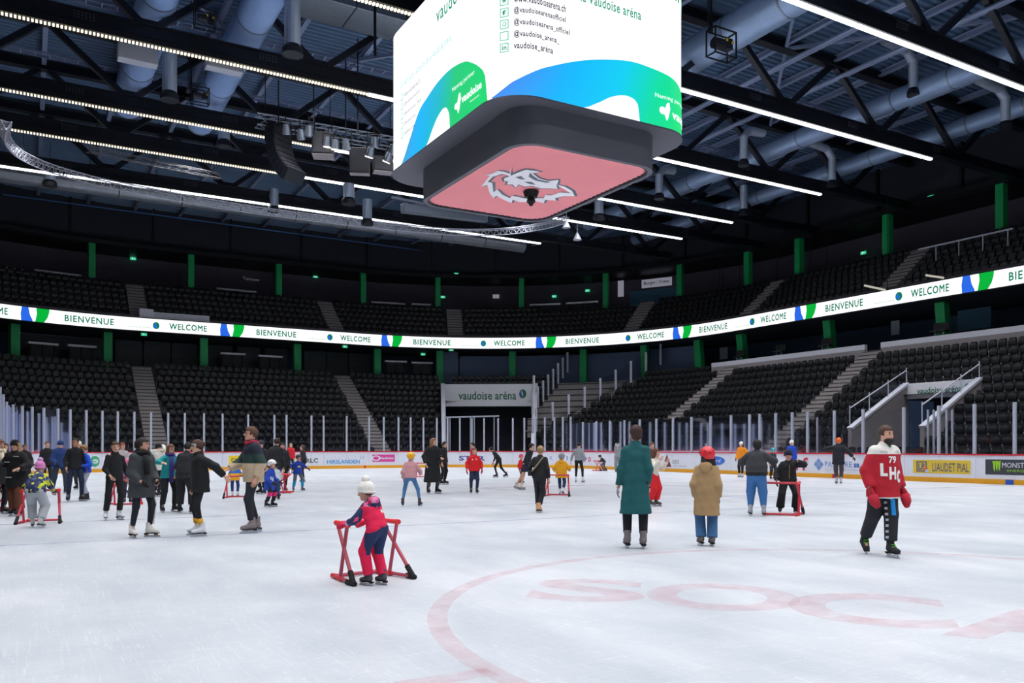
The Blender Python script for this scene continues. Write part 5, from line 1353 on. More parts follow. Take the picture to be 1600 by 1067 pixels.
    if hr:
        st, col = hr; hg = .014 if st in ('short', 'crop') else .02
        if st == 'crop': hg = .007
        g = [ell(Hd(0, -.014, .03), np.array((.078+hg, .094+hg, .09+hg))*hs, Mn)]
        if st in ('curly', 'full'): cs = 1 if st == 'curly' else .88; g = [ell(Hd(0, -.02, .04), np.array((.105, .115, .11))*hs*cs, Mn), ell(Hd(0, -.05, -.02), np.array((.09, .07, .08))*hs*cs, Mn)]
        if st in ('long', 'bob', 'side'):
            L_ = {'long': .30, 'bob': .10, 'side': .16}[st]
            for q in (-.05, 0, .05): g.append(cap(Hd(q, -.055, .0), Hd(q*1.5, -.085, -.06-L_), .05*hs, .035*hs))
            for q in (-1, 1): g.append(cap(Hd(q*.074, -.02, 0), Hd(q*.085, -.02, -.05-L_*.6), .026*hs, .022*hs))
        if st == 'bun': g.append(ell(Hd(0, -.115, .045), np.array((.045, .04, .045))*hs, Mn))
        if st == 'pony': g += [ell(Hd(0, -.115, .05), np.array((.03, .03, .03))*hs, Mn), cap(Hd(0, -.13, .04), Hd(0, -.15, -.16), .028*hs, .016*hs)]
        g = sunion(g, .02)
        # clear the face: a box in front, and the neck for short cuts
        Mi = np.array([list(r_) for r_ in MH], dtype=np.float32); hcv = np.array(hc, dtype=np.float32)
        low = {'short': -.055, 'crop': -.03, 'bun': -.055, 'pony': -.055, 'curly': -.09, 'full': -.085}.get(st, -9)
        def hf(p, g=g):
            q = (p-hcv)@Mi/hs; d = g(p)
            d = np.maximum(d, (np.minimum(q[:, 1]-.028, .058+.25*q[:, 1]*0-q[:, 2]))*hs)
            if low > -1: d = np.maximum(d, (low+.25*np.clip(q[:, 1]+.05, 0, 1)*2-q[:, 2])*hs if st in ('short', 'crop', 'bun', 'pony') else (low-q[:, 2])*hs)
            return d
        hf.bb = g.bb; surf('hair', hf, res*.9, mat('hair_'+col, col, .75, noise=.3, nscale=30, bump=.5), root, s)
    if k.get('beard'):
        g = sunion([ell(Hd(0, .035, -.075), np.array((.062, .062, .06))*hs, Mn), ell(Hd(0, .06, -.10), np.array((.04, .035, .04))*hs, Mn)], .02)
        Mi = np.array([list(r_) for r_ in MH], dtype=np.float32); hcv = np.array(hc, dtype=np.float32)
        def bf(p, g=g):
            q = (p-hcv)@Mi/hs; d = g(p)
            d = np.maximum(d, (-.01-q[:, 1])*hs); return np.maximum(d, (q[:, 2]+.035+.35*np.abs(np.abs(q[:, 0])-.05)*0)*hs)
        bf.bb = g.bb; surf('beard', bf, res*.8, mat('hair_'+k['beard'], k['beard'], .8, noise=.3, nscale=30, bump=.5), root, s)
    # ---- hats
    ht = k.get('hat')
    if ht:
        st, col = ht[:2]; Mi = np.array([list(r_) for r_ in MH], dtype=np.float32); hcv = np.array(hc, dtype=np.float32)
        if st in ('beanie', 'pom'): g = [ell(Hd(0, -.014, .04), np.array((.094, .112, .108))*hs, Mn)]
        elif st == 'helmet': g = [ell(Hd(0, -.012, .028), np.array((.112, .135, .122))*hs, Mn), ell(Hd(0, -.06, -.02), np.array((.09, .08, .07))*hs, Mn)]
        elif st == 'band': g = [ell(Hd(0, -.012, .02), np.array((.089, .108, .14))*hs, Mn)]
        elif st == 'hood': g = [ell(Hd(0, -.03, .02), np.array((.11, .125, .13))*hs, Mn), ell(Hd(0, -.05, -.09), np.array((.1, .1, .08))*hs, Mn)]
        g = sunion(g, .02); lowf = {'beanie': .028, 'pom': .028, 'helmet': .035, 'band': .018, 'hood': -9}[st]; lowb = {'beanie': -.03, 'pom': -.03, 'helmet': -.05, 'band': -.02, 'hood': -9}[st]
        def tf(p, g=g):
            q = (p-hcv)@Mi/hs; d = g(p); zc = lowb+(lowf-lowb)*np.clip((q[:, 1]+.08)/.16, 0, 1)
            if lowf > -1: d = np.maximum(d, (zc-q[:, 2])*hs)
            if st == 'band': d = np.maximum(d, (q[:, 2]-zc-.055)*hs)
            if st == 'hood': d = np.maximum(d, np.minimum(q[:, 1]-.03, .07-q[:, 2])*hs)
            return d
        tf.bb = g.bb; M_h = mat(('helmet_' if st == 'helmet' else 'knit_')+str(col), col, .35 if st == 'helmet' else .95, noise=.08, nscale=40, bump=0 if st == 'helmet' else .5) if isinstance(col, str) else col
        ho = surf({'beanie': 'beanie', 'pom': 'bobble_hat', 'helmet': 'helmet', 'band': 'headband', 'hood': 'hood'}[st], tf, res*.8, M_h, root, s)
        if st == 'pom': surf('pompom', ell(Hd(0, -.03, .165), np.array((.052, .052, .05))*hs), res*.8, cm(ht[2] if len(ht) > 2 else 'f4f0ea'), root, s)
        if st == 'beanie' or st == 'pom':
            m = MB(); ring = [Hd(.086*math.sin(a), -.012+.104*math.cos(a), .004+.03*math.cos(a)) for a in np.linspace(0, 2*PI, 19)]; m.tube(ring, .017*hs, 6); meshobj('hat_cuff', [tuple(T(v)*s) for v in m.v], m.f, M_h, root, smooth=True)
        if st == 'helmet':
            m = MB()
            for sgn in (-1, 1): m.bar(Hd(sgn*.098, .0, .03), Hd(sgn*.06, .035, -.10), .014*hs, .004*hs)
            m.bar(Hd(-.06, .035, -.10), Hd(.06, .035, -.10), .014*hs, .004*hs); meshobj('chin_strap', [tuple(T(v)*s) for v in m.v], m.f, M_blk, root)
            m = MB()
            for q in ((-.108, -.01, .05), (.108, -.01, .05), (-.09, .05, .07), (.09, .05, .07), (.06, -.1, .07), (-.06, -.1, .07), (0, -.135, .05)): m.box(Hd(*q), (.022*hs, .03*hs, .016*hs))
            meshobj('helmet_vents', [tuple(T(v)*s) for v in m.v], m.f, M_blk, root)
    # ---- trousers
    pc = k.get('pants', '1b1d24'); pl = k.get('loose', .012); pe = k.get('pend', .06)
    g = [cap(pel-T((0, 0, .02)), U(0, 0, 1.08), .118*build+pl*.5, .102*build+pl*.4, lat, 1.34)]
    for hp, kn, an, Mf, toe in legs:
        e = an+(kn-an).normalized()*pe; g += [cap(hp, kn, .086+pl, .060+pl), cap(kn, e, .062+pl, .044+pl*k.get('flare', 1.2), flat=True)]
    g = clip(sunion(g, .03), ((0, 0, 1), .05))
    zn = k.get('pzone'); pm = [cm(pc)]+[cm(c) for c in k.get('pmats', [])]
    if k.get('bare'): g2 = None
    else: surf('trousers', g, res, pm, root, s, zone=zn)
    if k.get('socks'):
        for hp, kn, an, Mf, toe in legs: e = an+(kn-an).normalized(); m = MB(); m.tube([an+(kn-an).normalized()*.08, an+(kn-an).normalized()*k.get('sockh', .22)], .056, 12); meshobj('sock', [tuple(T(v)*s) for v in m.v], m.f, cm(k['socks']), root, smooth=True)
    # ---- upper garment
    jc = k.get('top', '1b1d24'); jt_ = k.get('thick', .02); hem = k.get('hem', .90); slv = k.get('sleeve', .03)
    up = RL @ T((0, 0, 1))
    g = [cap(U(0, 0, 1.00), U(0, 0, 1.15), .112*build+jt_, .102*build+jt_, lat, 1.34), cap(U(0, 0, 1.15), chest, .102*build+jt_, .104+jt_, lat, 1.36),
         cap(U(0, 0, 1.435-drop), U(-shw*.95, 0, 1.395-drop), .060+jt_*.5, .052+jt_*.45), cap(U(0, 0, 1.435-drop), U(shw*.95, 0, 1.395-drop), .060+jt_*.5, .052+jt_*.45), cap(U(0, 0, 1.40-drop), U(0, -.0, 1.485-drop), .078+jt_*.5, .064+jt_*.3)]
    if k.get('collar', 0): g.append(cap(U(0, -.0, 1.47-drop), U(0, .0, 1.505-drop+k['collar']), .072, .066, flat=True))
    hemv = hem
    if hem < .92:
        fw = k.get('fl', .03); g.append(cap(U(0, 0, 1.05), T((pel.x, pel.y+k.get('hy', 0), hem-.03)), .112*build+jt_, .118*build+jt_+fw, (1, 0, 0), 1.3))
    ar = []
    for sh, el, wr in arms:
        e = wr-(wr-el).normalized()*slv
        ar += [cap(sh, el, .052+jt_*.75, .046+jt_*.75), cap(el, e, .046+jt_*.75, .034+jt_*.65, flat=True)]
    body_g = clip(sunion(g, .04), ((0, 0, 1), hem) if hem < .92 or lean < .25 else (tuple(up), hem-.985+pel.dot(up)))
    g = sunion([body_g]+ar, .03); folds = k.get('puff', 0)
    if folds:
        g0 = g
        def gp(p, g0=g0): return g0(p)-folds*np.abs(np.sin(p[:, 2]*PI/.085))
        gp.bb = g0.bb; g = gp
    else:
        g0 = g
        def gw(p, g0=g0): return g0(p)+.004*np.sin(p[:, 2]*31+p[:, 0]*17+p[:, 1]*9)*np.sin(p[:, 0]*23-p[:, 2]*11)
        gw.bb = g0.bb; g = gw
    jm = [cm(jc)]+[cm(c) for c in k.get('jmats', [])]
    jz = k.get('zone')
    nm = k.get('jname', 'jacket'); A0 = np.array(arms[0][0]); A1 = np.array(arms[1][0])
    jo = surf(nm, g, res, jm, root, s, zone=jz)
    if k.get('hoodback'):
        gh = sunion([ell(U(0, -.10, 1.47-drop), (.12, .07, .075)), ell(U(0, -.13, 1.40-drop), (.09, .05, .08))], .03); surf('hood', gh, res, cm(k['hoodback']), root, s)
    if k.get('zip'):
        m = MB(); m.bar(U(0, .135+jt_*1.0, 1.40-drop), U(0, .135+jt_*1.0, max(hem+.05, 1.0)), .014, .012); meshobj('zip', [tuple(T(v)*s) for v in m.v], m.f, cm(k['zip']), root)
    if k.get('scarf'):
        m = MB(); ring = [U(.085*math.sin(a), .01+.085*math.cos(a), 1.49-drop+.015*math.sin(3*a)) for a in np.linspace(0, 2*PI, 17)]; m.tube(ring, .045*k.get('scarfw', 1), 8)
        sl_ = k.get('scarfl', .3)
        if sl_: m.tube([U(.05, .13+jt_, 1.46-drop), U(.04, .16+jt_, 1.40-drop-sl_*.4), U(.03, .155+jt_, 1.42-drop-sl_)], [.045, .055, .05], 8)
        meshobj('scarf', [tuple(T(v)*s) for v in m.v], m.f, cm(k['scarf']), root, smooth=True)
    if k.get('skirt'):
        col, h0, h1, w_ = k['skirt']; gk = clip(cap(T((pel.x, pel.y, h0)), T((pel.x, pel.y, h1)), .14, w_, (1, 0, 0), 1.15, flat=True), ((0, 0, 1), h1)); surf('skirt', gk, res, cm(col), root, s)
    # ---- skates
    bt = k.get('boots', '2a2a2e')
    for i, (an, yaw, pit) in enumerate(sk): skate(root, an, yaw, pit, s, bt, k.get('laces'), k.get('sole', '18181a'), k.get('holder'))
    root_info = dict(root=root, jacket=jo, s=s, U=U, arms=arms, RL=RL, hc=hc, Hd=Hd, pel=pel, legs=legs)
    return root_info
from mathutils.bvhtree import BVHTree
def stick(P_, pts_uv, name, m, front=True, off_=.006, poly=None, faces=None, target='jacket', org=(0, 0, 1.2)):
    """flat print laid onto the front (or back) of a garment"""
    jo = P_[target]; s = P_['s']; me = jo.data; bv = BVHTree.FromPolygons([v.co for v in me.vertices], [tuple(p.vertices) for p in me.polygons])
    dr = P_['RL'] @ Vector((0, -1 if front else 1, 0)); out = []
    for u, v in pts_uv:
        o = (P_['U'](org[0]+u*(1 if not front else -1), org[1]+(.6 if front else -.6), org[2]+v))*s
        hit_ = bv.ray_cast(o, dr); c = hit_[0] if hit_[0] is not None else o+dr*.5*s; out.append(c-dr*off_*s)
    return meshobj(name, out, faces, m, P_['root'])
def print_text(P_, s, w, h, cx, cz, m, front=True, bold=.02, e=.008, nm='print'):
    vs, fs, a, b, c, d = text_data(s, bold); pts = [(-w/2+w*(x-a)/(b-a)+cx, -h/2+h*(y-c)/(d-c)+cz) for x, y in vs]
    return stick(P_, pts, nm, m, front, e, faces=fs)
def aid(x, y, face, label, s=1.0, loc=None, col='c22a40'):
    """red skating aid: open base, two crossed-tube sides with grips, rail across the front"""
    loc = loc if loc is not None else G(x, y); tc = Vector((-loc.x, -loc.y, 0)).normalized(); ri = Vector((-tc.y, tc.x, 0)); fa = math.radians(face); hd = tc*math.cos(fa)+ri*math.sin(fa)
    t = empty('skating_aid', loc, math.atan2(-hd.x, hd.y)); tag(t, label, 'skating aid'); r = .021*s
    M_a = mat('aid_red_'+col, col, .4); M_j = mat('aid_joint_red', 'e03038', .4)
    def tb(nm, a, b, m_=M_a, rr=r): m = MB(); m.tube([Vector(a)*s, Vector(b)*s], rr, 10); m.build(nm, m_, t, smooth=False)
    W, Wf, yr, yf, hz = .37, .28, -.30, .30, .62
    for sg in (-1, 1):
        rear = (sg*W, yr, .03); front = (sg*Wf, yf, .03); fb = (sg*(Wf+.03), yf-.2, .03)
        tb('base_tube', rear, front); tb('cross_tube', rear, (sg*Wf, .22, hz)); tb('cross_tube', fb, (sg*(Wf+.03), -.06, hz)); tb('grip', (sg*Wf, .22, hz), (sg*(Wf+.03), -.06, hz), M_j, r*1.25)
        m = MB(); m.tube([Vector(rear)*s+Vector((0, -.03, -.005)), Vector(rear)*s+Vector((-sg*.0, .13, 0))*s], r*1.45, 10); m.tube([Vector((sg*W, yr, .03))*s, Vector((sg*(W-.018), yr+.1, .14))*s], r*1.45, 10); m.build('foot_joint', M_blk, t)
        for q in (front, fb, (sg*Wf, .22, hz), (sg*(Wf+.03), -.06, hz)): m = MB(); qv = Vector(q)*s; m.tube([qv-Vector((0, .035*s, 0)), qv+Vector((0, .035*s, 0))], r*1.4, 10); m.build('joint', M_j, t)
    tb('front_tube', (-Wf, yf, .03), (Wf, yf, .03)); tb('cross_rail', (-Wf, .22, hz), (Wf, .22, hz))
    return t
# ------------------------------------------------------------------ the skaters
GR = dict
HANG = ((-.07, .04, -.53), (.07, .04, -.53))
HOLD = ((-.06, .30, -.26), (.06, .30, -.26))
# child in the pink snowsuit
M_star = mat('star_white', 'ffffff', .7)
M_pr = spot_mat('print_pink_navy', '22335c', 'e0487e', 'd888b8', 22)
def z_snow(c):
    up = (c[:, 2] > 1.30) & (c[:, 1] > -.30); arm = (np.abs(c[:, 0]) > .22) & (c[:, 0] < 0)
    return np.where(up | arm, 1, 0)
def z_snowp(c): return np.where((c[:, 2] > .50) & (c[:, 2] < .98+c[:, 0]*.5) & (c[:, 1] < .02), 1, 0)
kid1 = person(585, 914, 1.12, -135, 'small child in bright pink and navy snowsuit with white bobble hat', kid=1, top='e81a50', jmats=[M_pr], zone=z_snow, thick=.035, hem=.95, pants='e81a50', pmats=['20305a'], pzone=z_snowp, loose=.035, flare=1.1, pend=.02,
    hat=('pom', 'f3f0ea'), lean=22, hip=1.0, sy=-.06, glove='d81848', mit=True, gs=1.3, hands=((-.12, .36, -.30), (.12, .36, -.30)), boots='4a4a52', feet=((-.1, .03, -5, 0, 0), (.1, -.1, 5, 0, 0)), hair=('short', '6a4a38'), turn=25, hoodback=M_pr, jname='snowsuit_top')
st_pts = [(.05*(1 if i % 2 == 0 else .42)*math.sin(PI*i/5), .05*(1 if i % 2 == 0 else .42)*math.cos(PI*i/5)) for i in range(10)]
stick(kid1, [(a+.07, b+.02) for a, b in st_pts], 'star_print', M_star, front=False, faces=tessellate_polygon([[Vector((a, b, 0)) for a, b in st_pts]]))
aid(578, 905, -150, 'red skating aid held by the small child in the pink snowsuit', 1.0, col='b8485c')
# woman in the teal coat, from behind
tw = person(993, 857, 1.76, 172, 'person in long dark teal coat and grey skates standing with back to the viewer', top='10565a', thick=.016, hem=.50, fl=.045, collar=.02, pants='1c1c24', hair=('full', '3c2420'), boots='7a7274', laces='b8b0b0', socks='5c3c54', feet=((-.12, .02, -18, 0, 0), (.11, 0, -14, 0, 0)), glove='9a9ca4', gs=1.05, lean=0, turn=20, broad=.95, jname='coat', hands=((-.11, .0, -.535), (.03, .08, -.5)))
m = MB()
# child in the tan parka
person(1104, 853, 1.45, 168, 'child in tan hooded parka, blue jeans and red helmet seen from behind', kid=.6, top='a98a62', thick=.045, hem=.55, fl=.02, puff=.0, collar=.02, hoodback='a98a62', pants='3f6c9c', loose=.03, flare=1.6, pend=.0, hat=('helmet', 'e0303c'), hair=('bob', '2a2020'), boots='6c6464', glove='1c1c22', feet=((-.1, .02, -30, 0, 0), (.1, 0, -25, 0, 0)), turn=30, lean=2, jname='parka', scarf='f08a20', scarfl=0, scarfw=.8)
# hockey player
def z_lhc(c): return np.where(c[:, 2] > 1.37, 1, np.where(c[:, 2] < .80, 1, 0))
lh = person(1380, 868, 1.74, 42, 'bearded hockey player in red and white jersey numbered 79, green laces', top='b8182c', jmats=['e6e2de'], zone=z_lhc, thick=.045, hem=.78, fl=.02, pants='20222a', loose=.03, hair=('short', '4a3428'), beard='2e221c', glove='b01830', gs=1.6, curl=.9, mit=True, boots='202226', laces='5ae02c', holder='e8e8e8', build=1.05, broad=1.02,
    feet=((.02, .16, 10, 0, 0), (.08, -.26, 25, -28, .05)), hands=((-.10, .06, -.50), (.11, .04, -.50)), lean=3, brow='3a281e', jname='jersey', turn=5, knee=0)
M_jt = mat('jersey_white_print', 'f4f2f0', .7); M_jg = mat('jersey_grey_print', '8e9098', .7)
print_text(lh, 'L', .08, .17, -.12, -.03, M_jt, bold=.05); print_text(lh, 'H', .11, .17, -.0, -.075, M_jt, bold=.05); print_text(lh, 'C', .09, .17, .115, -.12, M_jt, bold=.05)
print_text(lh, '79', .12, .095, 0, .105, M_jt, bold=.03); print_text(lh, '1925', .09, .035, -.11, .205, M_jg, bold=.01); print_text(lh, '1922', .09, .035, .11, .205, M_jg, bold=.01)
stick(lh, [(-.03, .295), (.03, .295), (0, .255)], 'neck_badge', mat('badge_green', '2c9a5c', .6), faces=[(0, 1, 2)])
def leg_strip(P_, li, side, z0, z1, name, m_, w_=.03, dots=0, r=.1):
    hp, kn, an = P_['legs'][li][:3]; s = P_['s']; mb = MB()
    n = 14
    for i in range(n):
        z = z1+(z0-z1)*(i+.5)/n; a, b = (hp, kn) if z > kn.z else (kn, an); t = (z-b.z)/(a.z-b.z); c = b.lerp(a, t); rr = r if z > kn.z else r*.82
        if dots and i % 2: continue
        mb.box((c+Vector((side[0]*rr, side[1]*rr, 0)))*s, (w_*s, w_*s, (z0-z1)/n*.8*s), rz=math.atan2(-side[0], side[1]))
    mb.build(name, m_, P_['root'])
leg_strip(lh, 0, (.45, .9), .78, .56, 'blue_lettering_strip', mat('lettering_blue', '1c9ae8', .6), .05, 0, .112)
leg_strip(lh, 0, (.95, .32), .78, .25, 'dotted_side_stripe', mat('stripe_pale', 'b8bcc4', .6), .03, 1, .112)
# man with the tan, green and navy jacket
def z_tri(c): return np.where(c[:, 2] > 1.30, 0, np.where(c[:, 2] > 1.15, 1, 2))
mn = person(396, 832, 1.80, -75, 'tall man in navy, green and beige puffer jacket holding hands with the woman in black', top='1c2236', jmats=['243c38', 'c4ae92'], zone=z_tri, thick=.05, hem=.84, fl=0, collar=.02, pants='24262e', loose=.008, hair=('short', '5a3c2c'), boots='8c8080', sole='3a3a3e', glasses=1, feet=((-.08, .05, 0, 0, 0), (.1, -.08, -10, 0, 0)), hands=((-.12, .02, -.50), (.1, .34, -.36)), lean=2, nod=-6, scarf='a8283c', scarfl=0, scarfw=.8, brow='6a4a34')
# woman in black with the grey headband
wb = person(313, 837, 1.57, -80, 'woman in black jacket and leggings with grey headband and white skates', top='141519', thick=.04, hem=.80, fl=.01, collar=.03, pants='15161c', loose=0, hat=('band', 'b4b6bc'), hair=('bun', '4a3024'), boots='dedfe6', socks='e0a828', sockh=.17, pend=.16, feet=((-.13, .0, -5, 0, 0), (.17, .02, 5, 0, 0)), hands=((.02, -.46, -.30), (-.1, .12, -.48)) if False else ((-.02, -.42, -.33), (.04, .06, -.52)), lean=3, holder='c8c8cc', glove=None)
# woman in dark parka with a scarf
ws = person(221, 839, 1.60, 35, 'woman in charcoal parka and thick black scarf, striped leggings and white skates', top='3a3e42', thick=.045, hem=.70, fl=.03, pants='181c28', loose=0, hair=('pony', '2c2220'), boots='e4e0da', holder='a07850', scarf='0f1014', scarfl=.30, scarfw=1.25, feet=((-.10, .08, -30, 0, 0), (.15, -.05, 15, 0, 0)), hands=((-.02, .20, -.42), (.0, .2, -.42)), lean=2, turn=28, glove='16161a', gs=1.1, hoodback='3a3e42', jname='parka')
leg_strip(ws, 0, (-1, .1), .72, .22, 'side_stripe', mat('stripe_white', 'e8e0dc', .6), .02, 0, .088)
# woman in the black turtleneck
person(179, 812, 1.57, 20, 'woman in plain black turtleneck and black trousers with white skates', top='101218', thick=.006, hem=.93, collar=.04, pants='0e0f14', loose=.004, flare=5, build=1.1, hair=('crop', '4a3020'), boots='e2e2e6', feet=((-.08, .05, -10, 0, 0), (.17, -.05, 20, 0, 0)), hands=((-.14, -.02, -.48), (.03, .22, -.42)), lean=3, nod=8, turn=-10, jname='jumper', build_=1)
# teal fleece, purple scarf
tf_ = person(263, 800, 1.52, 35, 'woman in teal fleece with purple and gold scarf, black trousers', top='128c90', thick=.025, hem=.88, pants='1a1a20', loose=.02, hair=('bob', '6a4430'), boots='1e1e22', glasses=1, feet=((-.14, .06, -20, 0, 0), (.17, -.02, 20, 0, 0)), hands=((-.06, .26, -.30), (.28, .34, -.12)), scarf='3c2c7c', scarfl=.62, scarfw=.8, lean=8, turn=0, jname='fleece')
stick(tf_, ell_pts(.04, -.05, .03, .05, 12), 'scarf_emblem', mat('scarf_gold', 'd8b04c', .7), off_=.09, faces=[tuple(range(12))]); stick(tf_, ell_pts(.03, -.27, .045, .05, 12), 'scarf_emblem', mat('scarf_gold', 'd8b04c', .7), off_=.09, faces=[tuple(range(12))])
person(288, 802, 1.58, 150, 'person all in black with back turned between the teal fleece and the headband woman', top='1c1e24', thick=.035, hem=.86, pants='1c1c22', loose=.035, hair=('short', '1c1818'), boots='16161a', feet=((-.15, .05, -15, 0, 0), (.2, 0, 10, 0, 0)), lean=14, hands=((-.1, .2, -.45), (.1, .2, -.45)))
M_pk = spot_mat('print_pink_blue', '26345c', 'e0488c', '38a8c0', 26)
person(199, 786, 1.18, 10, 'small child in pink hat and pink patterned jacket behind the woman in the turtleneck', kid=1, top=M_pk, thick=.035, hem=.88, pants='2a2c44', hat=('beanie', 'f07cb0'), boots='303038', glove='c83060', hands=HOLD, lean=15)
aid(199, 788, 10, 'red skating aid of the small child in the pink hat', 1.0, loc=G(199, 788))
person(190, 772, 1.60, 30, 'red haired person in pale grey coat partly hidden behind the woman in the turtleneck', top='b4aeb0', thick=.035, hem=.80, pants='34343c', hair=('short', '8c4430'), boots='3a3a40', jname='coat')
person(245, 776, 1.55, 60, 'person in cream jacket with raised arm behind the woman in the thick scarf', top='e0dcd4', thick=.03, hem=.88, pants='2c2e38', hair=('short', '1a1818'), hat=('beanie', '1c1c20'), boots='303036', hands=((.1, .25, .12), (.2, .22, .14)), glove='e8e4dc')
# boy in blue, man in black, man in blue puffer
person(134, 782, 1.52, -62, 'boy in bright blue jumper and pale grey jogging trousers', kid=.3, top='1a50d0', thick=.02, hem=.88, pants='a4adb8', loose=.02, flare=1.6, hair=('short', '9a6c44'), boots='3a3236', feet=((-.09, .08, 0, 0, 0), (.12, -.1, 0, 0, 0)), hands=((-.02, .22, -.30), (.04, .26, -.32)), lean=4, nod=14, jname='jumper', glove='20242c')
person(117, 783, 1.70, 10, 'young man in black jumper and dark blue jeans beside the boy in blue', top='15161a', thick=.012, hem=.90, pants='1a2640', loose=.01, hair=('crop', '221a18'), boots='2a2a30', skin=SKIN2, feet=((-.16, .06, -25, 0, 0), (.16, -.02, 20, 0, 0)), hands=((-.14, .0, -.5), (.1, .1, -.48)), turn=-38, jname='jumper', brow='201814')
person(93, 771, 1.66, 20, 'man in dark blue puffer jacket and blue knit hat', top='1c3a72', thick=.045, hem=.88, puff=.006, pants='2a3648', loose=.015, hat=('beanie', '26406c'), boots='2c2c32', glove='18181c', feet=((-.16, .08, -15, 0, 0), (.18, -.1, 10, 0, 0)), hands=((-.02, .2, -.40), (.05, .2, -.42)), nod=18, turn=20, lean=6)
person(124, 765, 1.66, -20, 'person in white cap half hidden behind the man in the black jumper', top='3a4454', thick=.03, pants='26262c', hat=('beanie', 'e8e6e0'), boots='303036')
person(73, 764, 1.66, 15, 'person in dark jacket with white shoulder strips behind the patterned child', top='1a1a20', thick=.03, hem=.86, pants='22242c', hair=('crop', '5a3c2c'), boots='2c2c32')
person(38, 768, 1.56, 20, 'man in long dark navy coat standing at the left with one hand down', top='14151b', thick=.035, hem=.66, pants='1e1e26', hair=('crop', '2c2020'), skin=SKIN2, boots='dcdce0', hands=((-.06, .15, -.38), (.14, .04, -.5)), collar=.03, jname='coat', glove='1c1c22')
# patterned child bending over its aid
M_pat = spot_mat('print_navy_yellow', '26305c', 'c8d020', '4a5a80', 20)
person(57, 824, 1.32, 165, 'child in navy jacket with yellow pattern and pale grey trousers, bending', kid=.8, top=M_pat, thick=.04, hem=.84, fl=0, pants='aeb2b8', loose=.045, pend=.05, hat=('pom', 'd888c0', 'c8a0d0'), boots='c8c8cc', laces='202024', sole='1c1c20', glove='1e2a50', feet=((-.11, .1, -10, 0, 0), (.13, -.16, 20, -12, .02)), hands=((-.12, .30, -.36), (.14, .3, -.38)), lean=34, hip=.95, sy=-.1, build=1.15)
aid(70, 822, 170, 'red skating aid under the child in the navy and yellow jacket', 1.0, loc=G(64, 817))
# woman in black hat with plaid coat
wp = person(27, 806, 1.60, -35, 'woman in black hat, black and white plaid scarf coat and wide brown trousers', top='131316', thick=.05, hem=.66, fl=.04, pants='6a3c28', loose=.03, flare=2.2, pend=.02, hat=('beanie', '121214'), hair=('long', 'b88a5c'), boots='2c2c30', hands=((-.08, .25, -.3), (.1, .26, -.24)), jname='plaid_coat', lean=6, feet=((-.1, .05, 0, 0, 0), (.14, -.1, 0, 0, 0)))
m = MB()
for z_, x_ in ((1.38, -.1), (1.25, .12), (1.05, -.1), (.9, .08)): m.box((Vector((x_, .19, z_)))*wp['s'], (.13*wp['s'], .012, .02*wp['s']))
m.build('plaid_stripes', mat('plaid_white', 'c8c8c4', .8), wp['root'])
person(-2, 803, 1.62, 30, 'person at the left edge in cream scarf and dark clothes, cut by the frame', top='1c1c22', thick=.04, hem=.7, pants='181a22', scarf='d8ccb4', scarfl=.3, scarfw=1.2, hair=('long', '6a4838'), boots='24242a')
person(8, 772, 1.58, 10, 'dark haired person behind the woman in the black hat', top='382830', thick=.03, pants='22222a', hair=('long', '4a3028'), boots='2a2a30')
aid(-2, 797, 60, 'red skating aid at the left edge of the picture', 1.0)
# child in the blue number 36 jersey
k36 = person(421, 792, 1.15, 60, 'small child in blue jersey numbered 36, white helmet and pink knee pads', kid=1, top='1c48b0', thick=.045, hem=.62, fl=.03, pants='20222c', pmats=['f0307c'], pzone=lambda c: np.where((c[:, 2] > .40) & (c[:, 2] < .56), 1, 0), loose=.02, hat=('helmet', 'eceef2'), boots='22222a', feet=((-.14, .05, -10, 0, 0), (.14, -.05, 10, 0, 0)), hands=((-.06, .25, -.38), (.1, .2, -.42)), lean=8, jname='jersey', glove='20202a', turn=-10)
print_text(k36, '36', .16, .17, -.10, -.10, M_jt, front=True, bold=.03)
person(367, 776, 1.08, 175, 'small child in yellow and blue top behind the joined hands of the couple', kid=1, top='2c6cc0', jmats=['e8a820'], zone=lambda c: np.where(c[:, 2] < 1.12, 1, 0), thick=.035, hem=.78, pants='24407c', hat=('beanie', '2c3c60'), boots='e4e4ea', hands=HOLD, lean=18, feet=((-.12, .05, -10, 0, 0), (.12, -.05, 10, 0, 0)))
aid(372, 778, 175, 'red skating aid seen between the headband woman and the man in the puffer jacket', 1.0)
person(430, 778, 1.72, 150, 'man in black jacket with white piping just right of the tall man', top='1b1c21', thick=.04, hem=.88, pants='2a4a78', hair=('short', '3a2620'), boots='26262c', lean=6, feet=((-.12, .1, -10, 0, 0), (.1, -.08, 0, 0, 0)), turn=40)
person(410, 772, 1.66, -40, 'person in grey knit hat and dark coat behind the tall man', top='24262c', thick=.035, pants='22242a', hat=('beanie', '3c3e46'), boots='26262c')
person(441, 768, 1.60, 10, 'person in dark green-black coat with dark hair left of the red jacket', top='20262a', thick=.04, hem=.80, pants='16171c', hair=('short', '2a1e1a'), boots='24242a', glove='18181c', hands=((-.08, .1, -.5), (.12, .1, -.5)))
person(432, 781, 1.05, -160, 'small child in white jacket holding a red skating aid beside the child numbered 36', kid=1, top='c8ccd4', thick=.035, pants='2a4880', hat=('helmet', '1e1e24'), boots='24242a', hands=HOLD, lean=14)
aid(441, 770, 80, 'red skating aid right of the child numbered 36', .95)
person(454, 740, 1.68, 20, 'woman in red jacket standing at the far boards on the left', top='c81828', thick=.04, hem=.86, pants='1a1c24', hair=('bob', '8a6a58'), boots='b0b4bc')
